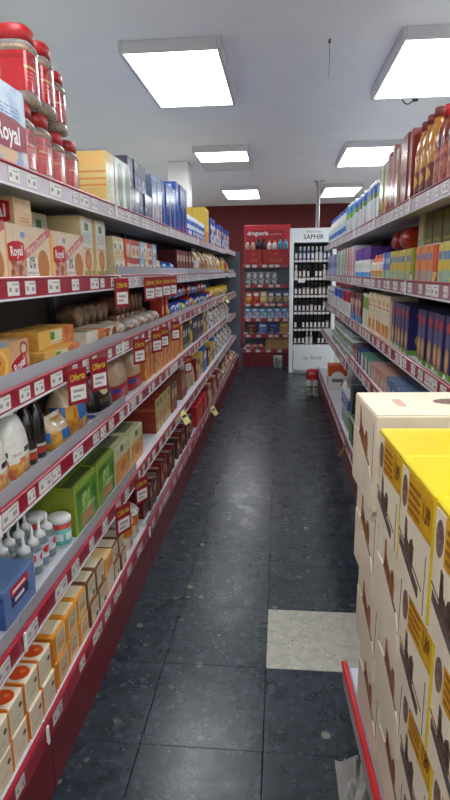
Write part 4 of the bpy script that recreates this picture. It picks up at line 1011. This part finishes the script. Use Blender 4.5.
for sy in (-.037, .037):
    b.loft([(0, .05, .03, 3), (.004, .058, .034, 3.5), (.085, .062, .036, 3.5)], pmat('p_tubs', (176, 186, 190), [('rect', 'A', 0, 1, .1, .5, (150, 180, 120)), ('rect', 'A', 0, 1, .6, .8, (206, 210, 214))], .25, .3), 16, 0, sy)
TB.part('tubs', b)
b = MB(); b.cbox(-.064, .064, -.075, .075, .085, .11, .004, simple('silver_lid', (190, 198, 202), .25, .4)); TB.part('sleeve', b)
run(TB, 'silver tub multipack, lower layer on far right shelf', 'pack', 'R', X4, z, 4.68, 11, .158)
run(TB, 'silver tub multipack, upper layer on far right shelf', 'pack', 'R', X4+.01, z+.1105, 4.7, 10, .158)
z = .245
P = boxp('detergent_box', .2, .22, .26, pmat('p_det', (226, 96, 40), [('rect', 'A', 0, 1, 0, .55, (228, 226, 222)), ('ell', 'A', .5, .5, .35, .25, (236, 234, 230)), ('rect', 'A', .2, .8, .3, .45, (120, 110, 110)), ('ell', 'A', .2, .2, .15, .1, (214, 130, 60))]))
run(P, 'orange and white detergent box at far end of right base shelf', 'box', 'R', .53, z, 6.18, 1, .22, jr=3)
P = bottle('cleaner_bottle', .035, .045, .26, M_WHITE, M_WHITE, .35, 2.4, .12, 16, pmat('p_cln', (226, 228, 226), [('rect', 'A', .1, .9, .0, .4, (206, 50, 40)), ('rect', 'A', .1, .9, .5, .8, (120, 170, 120))]), (.05, .6))
run(P, 'white cleaner bottle with red label on right base shelf', 'bottle', 'R', .6, z, 5.5, 1, .09)
P = boxp('detergent_box', .16, .2, .27, pmat('p_dt2', (206, 216, 222), [('rect', 'A', 0, 1, .62, .9, (40, 90, 170)), ('pic', 'A', .1, .9, .68, .86, (226, 230, 240), (50, 110, 190), 30), ('rect', 'A', 0, 1, .1, .4, (170, 196, 170))]))
run(P, 'white and blue detergent box on right base shelf', 'box', 'R', .545, z, 4.5, 2, .205)
P = boxp('cleaning_box', .16, .16, .38, pmat('p_dt3', (46, 48, 56), [('lines', 'A', .15, .9, .1, .9, (180, 176, 160), 12), ('rect', 'S', 0, .2, 0, 1, (40, 60, 140)), ('rect', 'A', 0, 1, .9, 1, (40, 44, 60))]))
run(P, 'tall dark cleaning box on right base shelf', 'box', 'R', .55, z, 4.31, 1, .16, jr=0)
P = boxp('cleaning_box', .16, .2, .2, pmat('p_dt4', (40, 110, 50), [('rect', 'A', .1, .9, .1, .8, (110, 150, 90)), ('rect', 'A', 0, 1, .88, 1, (206, 210, 200))]))
run(P, 'green cleaning box behind the cream box stack', 'box', 'R', .53, z, 3.88, 2, .205, jr=0)

# shrink-wrapped pack on the aisle floor
PK = Proto('bottle_pack', .14, .145, .32)
mwb = pmat('p_pk', (232, 234, 232), [('rect', 'A', 0, 1, .12, .55, (206, 216, 196)), ('rect', 'A', 0, 1, .42, .5, (90, 150, 80)), ('ell', 'A', .5, .22, .3, .12, (206, 190, 160))], .35)
for i, (sx, sy) in enumerate(((-1, -1), (-1, 1), (1, -1), (1, 1))):
    b = MB(); b.loft([(0, .028, .028, 2), (.004, .034, .034, 2), (.17, .035, .035, 2), (.21, .024, .024, 2), (.235, .014, .014, 2), (.24, .014, .014, 2)], mwb, 14, sx*.036, sy*.037); PK.part('bottle', b)
b = MB(); b.loft([(.2, .071, .073, 6), (.24, .071, .073, 6), (.3, .066, .066, 5), (.32, .05, .058, 4)], pmat('p_pkr', (206, 40, 40), [('lines', 'A', .2, .8, .5, .8, (236, 220, 216), 8)], .3), 20, cap0=False, wob=.03); PK.part('red_sleeve', b)
place(PK, 'shrink pack of white bottles with red sleeve on the floor', 'bottle pack', None, .40, 7.05, .0005, -math.pi/2)

# ================================================================== back shelving
bx0, bx1, by = -.59, .16, 9.22
g = empty('back_shelving', (bx0, by, 0)); tag(g, 'red end shelving unit with white lettering against the back', 'shelving')
W = bx1-bx0
M_BRED = simple('panel_red', (196, 44, 54), .5)
a = MB(); a.box(0, W, .42, .44, 0, 1.62, M_GREY); ob('back_panel', a, g)
a = MB(); a.cbox(0, W, .41, .445, 1.62, 2.23, .004, M_BRED); hd = ob('header_panel', a, g)
a = MB(); a.box(.04, W-.1, .403, .41, 1.94, 2.15, simple('panel_darkred', (160, 32, 44), .5)); ob('header_strip', a, hd)
a = MB(); put_text(a, 'droguería', FACE_NY, (.22, .402, 2.1), .09, M_WHITE, 0, 0, .02, .95); put_text(a, 'y perfumería', FACE_NY, (.5, .402, 2.085), .04, simple('lettering_pink', (226, 170, 170), .5)); ob('lettering', a, hd)
for xx in (0, W):
    a = MB(); a.cbox(xx-.015, xx+.015, .39, .44, 0, 1.62, .003, M_GREY); ob('upright', a, g)
a = MB(); a.box(.0, W, .03, .42, 0, .24, M_REDK); ob('plinth', a, g)
BZ = [.27, .51, .765, 1.0, 1.295, 1.6]
rn = random.Random(5)
for zz in BZ:
    a = MB(); a.cbox(.0, W, .02, .42, zz-.025, zz, .003, M_STEEL); sh = ob('shelf', a, g)
    a = MB(); a.cbox(.0, W, .005, .02, zz-.045, zz+.012, .003, M_RED); ob('price_rail', a, sh)
    x = .08
    while x < W-.05:
        o = ob('price_tag', TAGS[0], sh, (x, .0045, zz-.017)); o.rotation_euler = (0, 0, -math.pi/2)
        x += rn.uniform(.09, .2)
def brun(Ps, label, cat, x0, z, n, pitch, y=by+.05, start=0):
    if not isinstance(Ps, (list, tuple)): Ps = [Ps]
    for i in range(n):
        P = Ps[i % len(Ps)]
        lb = label if n == 1 else '%s, %s from the left' % (label, 'first' if i == 0 else ORD[i])
        place(P, lb, cat, label if n > 1 else None, x0+pitch*(i+.5), y+P.d/2, z+.0005, -math.pi/2 + random.uniform(-.03, .03))
RBX = pmat('p_bigred', (176, 30, 34), [('lines', 'F', .25, .75, .15, .4, (222, 120, 80), 8), ('ell', 'F', .5, .7, .1, .1, (206, 70, 60))], .4)
brun(boxp('red_box', .25, .25, .235, RBX), 'red box with gold print on the back unit top, narrower', 'box', bx0+.04, 1.6, 1, .25)
brun(boxp('red_box', .25, .4, .235, RBX), 'red box with gold print on the back unit top, wider', 'box', bx0+.32, 1.6, 1, .4)
zt = 1.836
tb = [bottle('shower_gel', .03, .035, .11, simple('b_cream', (206, 180, 150), .4), M_WHITE, .5, 2.4, .15), bottle('shower_gel', .03, .04, .16, simple('b_dark', (50, 40, 50), .4), M_BLACK, .5, 2.4, .15), bottle('shower_gel', .03, .035, .14, M_WHITE, simple('cap_orange', (226, 120, 40), .4), .45, 2.4, .2), bottle('shower_gel', .03, .035, .15, simple('b_cyan', (90, 180, 206), .4), simple('cap_cy', (60, 160, 190), .4), .5, 2.6, .15)]
brun([tb[0], tb[0], tb[1], tb[1], tb[2], tb[2], tb[3], tb[3]], 'small toiletry bottle on the red boxes', 'bottle', bx0+.03, zt, 8, .085, by+.07)
sv = bagp('sachet', .07, .09, .2, mottled('silver_bag', (206, 206, 210), (110, 106, 110), 30, .3, .4, .6), 71)
brun(sv, 'silver sachet on back unit', 'bag', bx0+.04, 1.295, 5, .1)
bk = [bagp('snack_bag', .07, .11, .19, pmat('p_k%d' % (10+i), c, [('pic', 'A', 0, 1, 0, .6, c2, c, 16), ('rect', 'A', .2, .8, .65, .85, (230, 226, 210))], .3, .2), 80+i) for i, (c, c2) in enumerate((((190, 60, 40), (226, 160, 60)), ((206, 90, 50), (190, 40, 40)), ((206, 180, 110), (230, 210, 150)), ((70, 90, 150), (206, 180, 110))))]
brun([bk[0], bk[1], bk[2], bk[3], bk[3], bk[3]], 'colourful snack bag on back unit', 'bag', bx0+.03, 1.0, 6, .118)
bb = [boxp('pet_food_box', .09, .115, .17, pmat('p_pf%d' % i, (90, 150, 200), [('pic', 'F', .1, .9, .05, .6, c, (190, 220, 236), 16), ('rect', 'F', .1, .6, .7, .9, (226, 236, 240))])) for i, c in enumerate(((190, 80, 130), (60, 140, 90), (60, 90, 180)))]
brun([bb[0], bb[0], bb[1], bb[1], bb[0], bb[2]], 'light blue box with animal-coloured print on back unit', 'box', bx0+.03, .765, 6, .118)
bd = [boxp('biscuit_box', .1, .13, .19, pmat('p_bd%d' % i, c, [('pic', 'F', .1, .9, .05, .5, (206, 160, 100), c, 14), ('rect', 'F', .1, .9, .65, .85, c2)])) for i, (c, c2) in enumerate((((90, 40, 40), (150, 90, 70)), ((70, 120, 190), (206, 214, 226)), ((40, 60, 140), (90, 110, 180)), ((190, 150, 90), (214, 190, 130))))]
brun(bd, 'standing box spaced out on lower back shelf', 'box', bx0+.06, .51, 4, .17)
rs = liebag('sweets_bag', .12, .095, .09, pmat('p_rs', (170, 40, 44), [('pic', 'A', 0, 1, 0, 1, (190, 50, 50), (214, 200, 196), 18)], .3, .2), 91)
brun(rs, 'red and white sweets bag on back base shelf', 'bag', bx0+.03, .27, 3, .1)
brun(boxp('cardboard_box', .25, .36, .19, pmat('p_card', (176, 140, 92), [('rect', 'F', .25, .28, .3, .7, (90, 60, 40)), ('lines', 'F', .35, .8, .4, .6, (120, 84, 50), 12)], .7)), 'open-faced brown cardboard box on back base shelf', 'box', bx0+.37, .27, 1, .36)
PW = Proto('roll_pack', .13, .14, .19); b = MB()
for sy in (-.034, .034):
    for zz in (0, .095): b.loft([(zz, .05, .031, 2.4), (zz+.004, .06, .034, 2.4), (zz+.09, .06, .034, 2.4), (zz+.094, .05, .03, 2.4)], pmat('p_rp', (226, 228, 230), [('pic', 'A', .2, .8, .2, .8, (120, 124, 130), (230, 230, 230), 40)], .4), 16, 0, sy)
PW.part('rolls', b)
b = MB(); b.cbox(-.064, .064, -.07, .07, -.0, .192, .012, clear('shrink_wrap', (236, 238, 240), .12, .1)); PW.part('wrapping', b)
place(PW, 'small white wrapped pack on floor before back unit', 'pack', None, -.03, 9.12, .001, -math.pi/2)

# ================================================================== perfume stand
px0, px1, py = .135, .80, 8.62
g = empty('perfume_stand', (px0, py, 0)); tag(g, 'tall white perfume stand with black shelves and lettered header', 'display stand')
W = px1-px0; D = .36
M_PW = simple('stand_white', (226, 232, 236), .45)
for xa, xb in ((0, .055), (W-.055, W)):
    a = MB(); a.cbox(xa, xb, 0, D, 0, 2.1, .004, M_PW); ob('side_panel', a, g)
a = MB(); a.box(.055, W-.055, D-.02, D, 0, 2.1, M_BLACK); ob('back_panel', a, g)
a = MB(); a.cbox(.055, W-.055, .0, D-.02, 1.9, 2.1, .004, M_PW); hd = ob('header', a, g)
a = MB(); put_text(a, 'PERFUMES', FACE_NY, (W/2, -.001, 2.045), .042, simple('txt_grey', (120, 124, 130), .5), 0, 0, 0, 1.2); put_text(a, 'SAPHIR', FACE_NY, (W/2, -.001, 1.975), .095, simple('txt_dark', (44, 44, 50), .5), 0, 0, .012, .95); ob('lettering', a, hd)
a = MB(); a.cbox(.062, W-.06, -.012, .012, .04, .42, .004, M_PW); dr = ob('lower_door', a, g)
a = MB(); put_text(a, 'in love', FACE_NY, (W*.52, -.0125, .235), .1, simple('txt_grey2', (130, 134, 140), .5), .03, .25); ob('lettering', a, dr)
a = MB(); a.box(.055, W-.055, .02, D-.02, 0.0, .41, M_PW); ob('base', a, g)
PZ = [.425, .66, .905, 1.15, 1.40, 1.655]
M_LED = simple('stand_label', (206, 206, 206), .5)
for zz in PZ:
    a = MB(); a.cbox(.055, W-.055, .03, D-.02, zz-.02, zz, .002, M_BLACK); sh = ob('shelf', a, g)
    for i in range(9):
        l = MB(); l.box(.07+i*.0585, .07+i*.0585+.046, .024, .03, zz-.03, zz+.004, M_LED); ob('shelf_label', l, sh)
def perf(mt, cap, h):
    h *= 1.12; P = Proto('perfume_bottle', .04, .045, h); b = MB()
    b.cbox(-.018, .018, -.022, .022, 0, h*.62, .004, mt); P.part('flask', b)
    b = MB(); b.box(.018, .0186, -.015, .015, h*.12, h*.5, M_LED); P.part('label', b)
    b = MB(); b.loft([(h*.61, .008, .008, 2), (h*.7, .008, .008, 2), (h*.7, .013, .013, 2), (h, .013, .013, 2)], cap, 10); P.part('cap', b)
    return P
mpd = [simple('perf_a', (50, 46, 52), .2), simple('perf_b', (60, 80, 130), .2), simple('perf_c', (150, 120, 96), .2), simple('perf_d', (190, 180, 176), .2)]
capw = simple('perf_cap', (206, 206, 206), .3); capd = simple('perf_capd', (40, 38, 40), .3)
pv = [perf(mpd[0], capd, .17), perf(mpd[1], capw, .17), perf(mpd[2], capd, .17), perf(mpd[3], capw, .17)]
rows = ['lowest', 'second', 'third', 'fourth', 'fifth', 'top']
for r, zz in enumerate(PZ):
    for i in range(9):
        if (r, i) in ((4, 4), (0, 5), (1, 1)): continue
        P = pv[1] if (r == 5 and i in (2, 3, 4)) else random.choice(pv[:1]*3 + pv[2:] if r < 5 else pv)
        place(P, 'small perfume bottle, %s shelf of the stand, %s from left' % (rows[r], 'first' if i == 0 else ORD[i]), 'bottle', 'perfume bottles', px0+.093+i*.0585, py+.07, zz+.0005, -math.pi/2)
for i, x in enumerate((.27, .315)):
    t = MB(); t.tube((0, 0, 0), (0, .004, 0), .028, M_WHITE, 20)
    t.box(-.012, .012, -.0006, 0, -.003, .003, M_INK)
    tag(ob('round_tag', t, None, (px0+x-.12, py+.012, 1.36)), 'round white tag on the perfume stand, %s' % ('left one' if i == 0 else 'right one'), 'tag', 'round tags')

# ================================================================== near right display with stacked coffee boxes
TH = math.radians(3.1)
def dpt(s, out, zz):
    """s metres back towards the camera along the display from its far end; out metres to the right"""
    ca, sa = math.cos(TH), math.sin(TH)
    return (.222 + s*sa + out*ca, 1.745 - s*ca + out*sa, zz)
g = empty('display_shelf', dpt(0, 0, 0), math.pi+TH); tag(g, 'low red-railed display base under the cream box stack', 'display shelf')
# local: x to the left (negative = into the display), y towards the camera
a = MB(); a.cbox(-.62, -.012, .0, 1.3, .15, .18, .004, M_STEEL); dk = ob('deck', a, g)
a = MB(); a.box(-.6, -.06, .03, 1.28, 0, .15, M_REDK); ob('plinth', a, g)
a = MB(); a.cbox(-.012, .0, .0, 1.3, .13, .195, .003, simple('lip_clear_grey', (176, 160, 166), .25)); a.cbox(-.014, .005, .0, 1.3, .193, .208, .004, simple('rail_red2', (206, 36, 42), .35, 0, .3)); ob('price_rail', a, g)
a = MB(); a.box(-.02, -.014, .002, 1.3, .18, .2, simple('rail_grey', (150, 160, 178), .4)); ob('inner_lip', a, g)

M_CBOX = mottled('cream_card', (238, 224, 200), (233, 217, 192), 14, .55)
M_CPIC = mottled('brown_print', (176, 106, 60), (120, 66, 36), 40, .5)
M_CUT = simple('card_cut', (120, 90, 66), .7)
M_OVAL = mottled('oval_print', (110, 84, 76), (150, 120, 110), 90, .5)
M_YTOP = simple('yellow_print', (242, 212, 24), .3, 0, .5)
M_YLAB = mottled('yellow_label', (226, 172, 24), (210, 150, 20), 30, .5)
M_DKP = mottled('dark_print', (60, 44, 40), (110, 84, 70), 60, .5)
M_DKS = mottled('dark_strip', (84, 72, 70), (110, 96, 92), 80, .5)
def oval(mb, M, rx, ry, mt, n=24, hh=.0008):
    vs = [M @ Vector((rx*math.cos(2*math.pi*i/n), ry*math.sin(2*math.pi*i/n), z_)) for z_ in (0, hh) for i in range(n)]
    mb.add(vs, [tuple(range(n, 2*n))] + [(i, (i+1) % n, n+(i+1) % n, n+i) for i in range(n)], mt)
def poly(mb, M, pts, mt, hh=.0008):
    n = len(pts)
    vs = [M @ Vector((x, y, z_)) for z_ in (0, hh) for x, y in pts]
    mb.add(vs, [tuple(range(n, 2*n))] + [(i, (i+1) % n, n+(i+1) % n, n+i) for i in range(n)], mt)
# in box space: +X = left face towards the aisle, y along the run (+y = towards the camera after rotation)
def cream(L, Wd, H, name='coffee_carton'):
    P = Proto(name, Wd, L, H); b = MB()
    b.cbox(-Wd/2, Wd/2, -L/2, L/2, 0, H-.003, .003, M_CBOX)
    b.box(-Wd/2+.002, Wd/2-.002, -L/2+.002, L/2-.002, H-.006, H-.0008, M_CBOX)
    P.part('carton_body', b)
    M = Matrix.Translation((Wd/2, 0, 0)) @ FACE_X
    # front shelf-ready flap whose cut line drops diagonally towards the camera
    f = MB(); poly(f, M, [(-L*.49, .004), (L*.42, .004), (L*.42, H*.3), (L*.3, H*.42), (-L*.2, H*.62), (-L*.49, H*.62)], M_CBOX, .0025); P.part('tear_flap', f)
    f = MB(); poly(f, M, [(L*.42, H*.28), (L*.424, H*.28), (L*.44, H*.9), (L*.435, H*.9)], M_CUT, .001); poly(f, M, [(-L*.2, H*.62), (L*.3, H*.42), (L*.3, H*.435), (-L*.2, H*.64)], M_CUT, .003); P.part('cut_line', f)
    f = MB(); poly(f, M, [(-L*.2, H*.64), (L*.2, H*.48), (L*.2, H*.62), (L*.15, H*.72), (L*.1, H*.73), (L*.05, H*.64), (0, H*.67), (-L*.08, H*.72), (-L*.13, H*.76), (-L*.16, H*.9), (-L*.2, H*.93)], M_CPIC, .0012); P.part('picture', f)
    T = Matrix.Translation((0, 0, H-.0012))
    f = MB(); pts = []
    for i in range(16):
        t = 2*math.pi*i/16
        pts.append((.012*math.cos(t) + (Wd*.27), (.03*math.copysign(1, math.sin(t)) if abs(math.sin(t)) > .01 else 0) + .012*math.sin(t)))
    poly(f, T, pts, simple('slot_pink', (206, 170, 150), .7)); P.part('hand_slot', f)
    f = MB(); oval(f, T @ Matrix.Translation((-Wd*.12, -.01, 0)), .055, .035, M_OVAL); P.part('oval_mark', f)
    return P
def yellow(L, Wd, H):
    P = Proto('coffee_carton', Wd, L, H); b = MB()
    b.cbox(-Wd/2, Wd/2, -L/2, L/2, 0, H-.012, .003, M_CBOX); P.part('carton_body', b)
    b = MB(); b.cbox(-Wd/2-.001, Wd/2+.001, -L/2-.001, L/2+.001, H-.013, H, .003, M_YTOP)
    b.box(-Wd/2+.01, Wd/2+.0015, L/2-.004, L/2+.0016, .01, H-.01, M_YTOP); P.part('yellow_lid', b)
    b = MB()
    for i in range(4): b.box(-.1, -.02 - .02*(i % 2), -.06+i*.026, -.045+i*.026, H, H+.0006, simple('print_gold', (206, 150, 30), .5))
    P.part('lid_print', b)
    M = Matrix.Translation((Wd/2, 0, 0)) @ FACE_X
    f = MB(); poly(f, M, [(-L*.24, H*.62), (L*.46, H*.62), (L*.46, H*.95), (-L*.24, H*.95)], M_YLAB, .0012)
    for i in range(4): poly(f, M, [(-L*.2, H*(.66+i*.065)), (L*.14, H*(.66+i*.065)), (L*.14, H*(.69+i*.065)), (-L*.2, H*(.69+i*.065))], simple('label_print', (150, 96, 20), .5), .0016)
    put_text(f, '1,89', FACE_X, (Wd/2+.002, L*.32, H*.79), .045, simple('label_digits', (110, 66, 20), .5), 0, 0, .02, .55)
    P.part('price_label', f)
    f = MB(); oval(f, M @ Matrix.Translation((-L*.36, H*.76, 0)), L*.085, H*.13, M_OVAL); P.part('oval_mark', f)
    f = MB(); poly(f, M, [(-L*.28, H*.32), (L*.0, H*.24), (L*.01, H*.42), (-L*.05, H*.47), (-L*.1, H*.44), (-L*.13, H*.38), (-L*.2, H*.42), (-L*.23, H*.56), (-L*.28, H*.58)], M_DKP, .0012); P.part('picture', f)
    f = MB(); poly(f, M, [(-L*.44, H*.28), (L*.2, H*.1), (L*.2, H*.18), (-L*.44, H*.36)], M_DKS, .0014); P.part('dark_strip', f)
    f = MB(); poly(f, M, [(L*.36, H*.04), (L*.365, H*.04), (L*.365, H*.5), (L*.36, H*.5)], M_CUT, .001); poly(f, M, [(-L*.48, H*.4), (L*.3, H*.2), (L*.3, H*.205), (-L*.48, H*.41)], M_CUT, .0016); P.part('cut_line', f)
    return P
# the print above is laid out for a viewer in the aisle, with +y running away; flip so that fronts face the aisle
CR = cream(.262, .37, .245)
CR2 = cream(.232, .37, .245)
YL = yellow(.2, .37, .225)
YL4 = yellow(.2, .37, .24)
def stack(P, label, s, zz, off=0.0):
    p = dpt(s + P.w/2, .022 + off + P.d/2, zz)
    place(P, label, 'carton', 'stacked coffee cartons', p[0], p[1], p[2], math.pi+TH)
lay = ['bottom', 'second', 'third', 'top']
for k in range(4):
    stack(CR, 'cream coffee carton with brown print in the farthest column, %s layer' % lay[k], .15, .185+.2465*k, .002-.014*k)
for k in range(3):
    stack(CR2, 'cream coffee carton with brown print in second column, %s layer' % lay[k], .424, .185+.2465*k, .004-.014*k)
stack(YL, 'yellow-lidded coffee carton on top of second column', .457, .185+.2465*3, -.04)
for c, s in enumerate((.662, .866, 1.07)):
    for k in range(4):
        stack(YL4, 'yellow-lidded coffee carton in %s column, %s layer' % (('third', 'fourth', 'nearest')[c], lay[k]), s, .185+.2415*k, .0-.014*k)

# scrap of clear plastic film by the display foot
a = MB()
rn = random.Random(11)
n = 9; vs = []
for i in range(n):
    for j in range(n):
        u, v = i/(n-1), j/(n-1)
        vs.append((-.05+.1*u, -.09+.18*v, .004 + max(0, .08*math.sin(math.pi*u)*math.sin(math.pi*v)*(.6+.8*rn.random())) + .008*rn.random()))
a.add(vs, [(i*n+j, (i+1)*n+j, (i+1)*n+j+1, i*n+j+1) for i in range(n-1) for j in range(n-1)], clear('film', (226, 222, 216), .45, .12))
tag(ob('plastic_film', a, None, (.232, 1.44, 0)), 'crumpled clear plastic film on the floor by the display base', 'plastic film')
print('placed', PLACED[0], 'objects', len(bpy.data.objects))
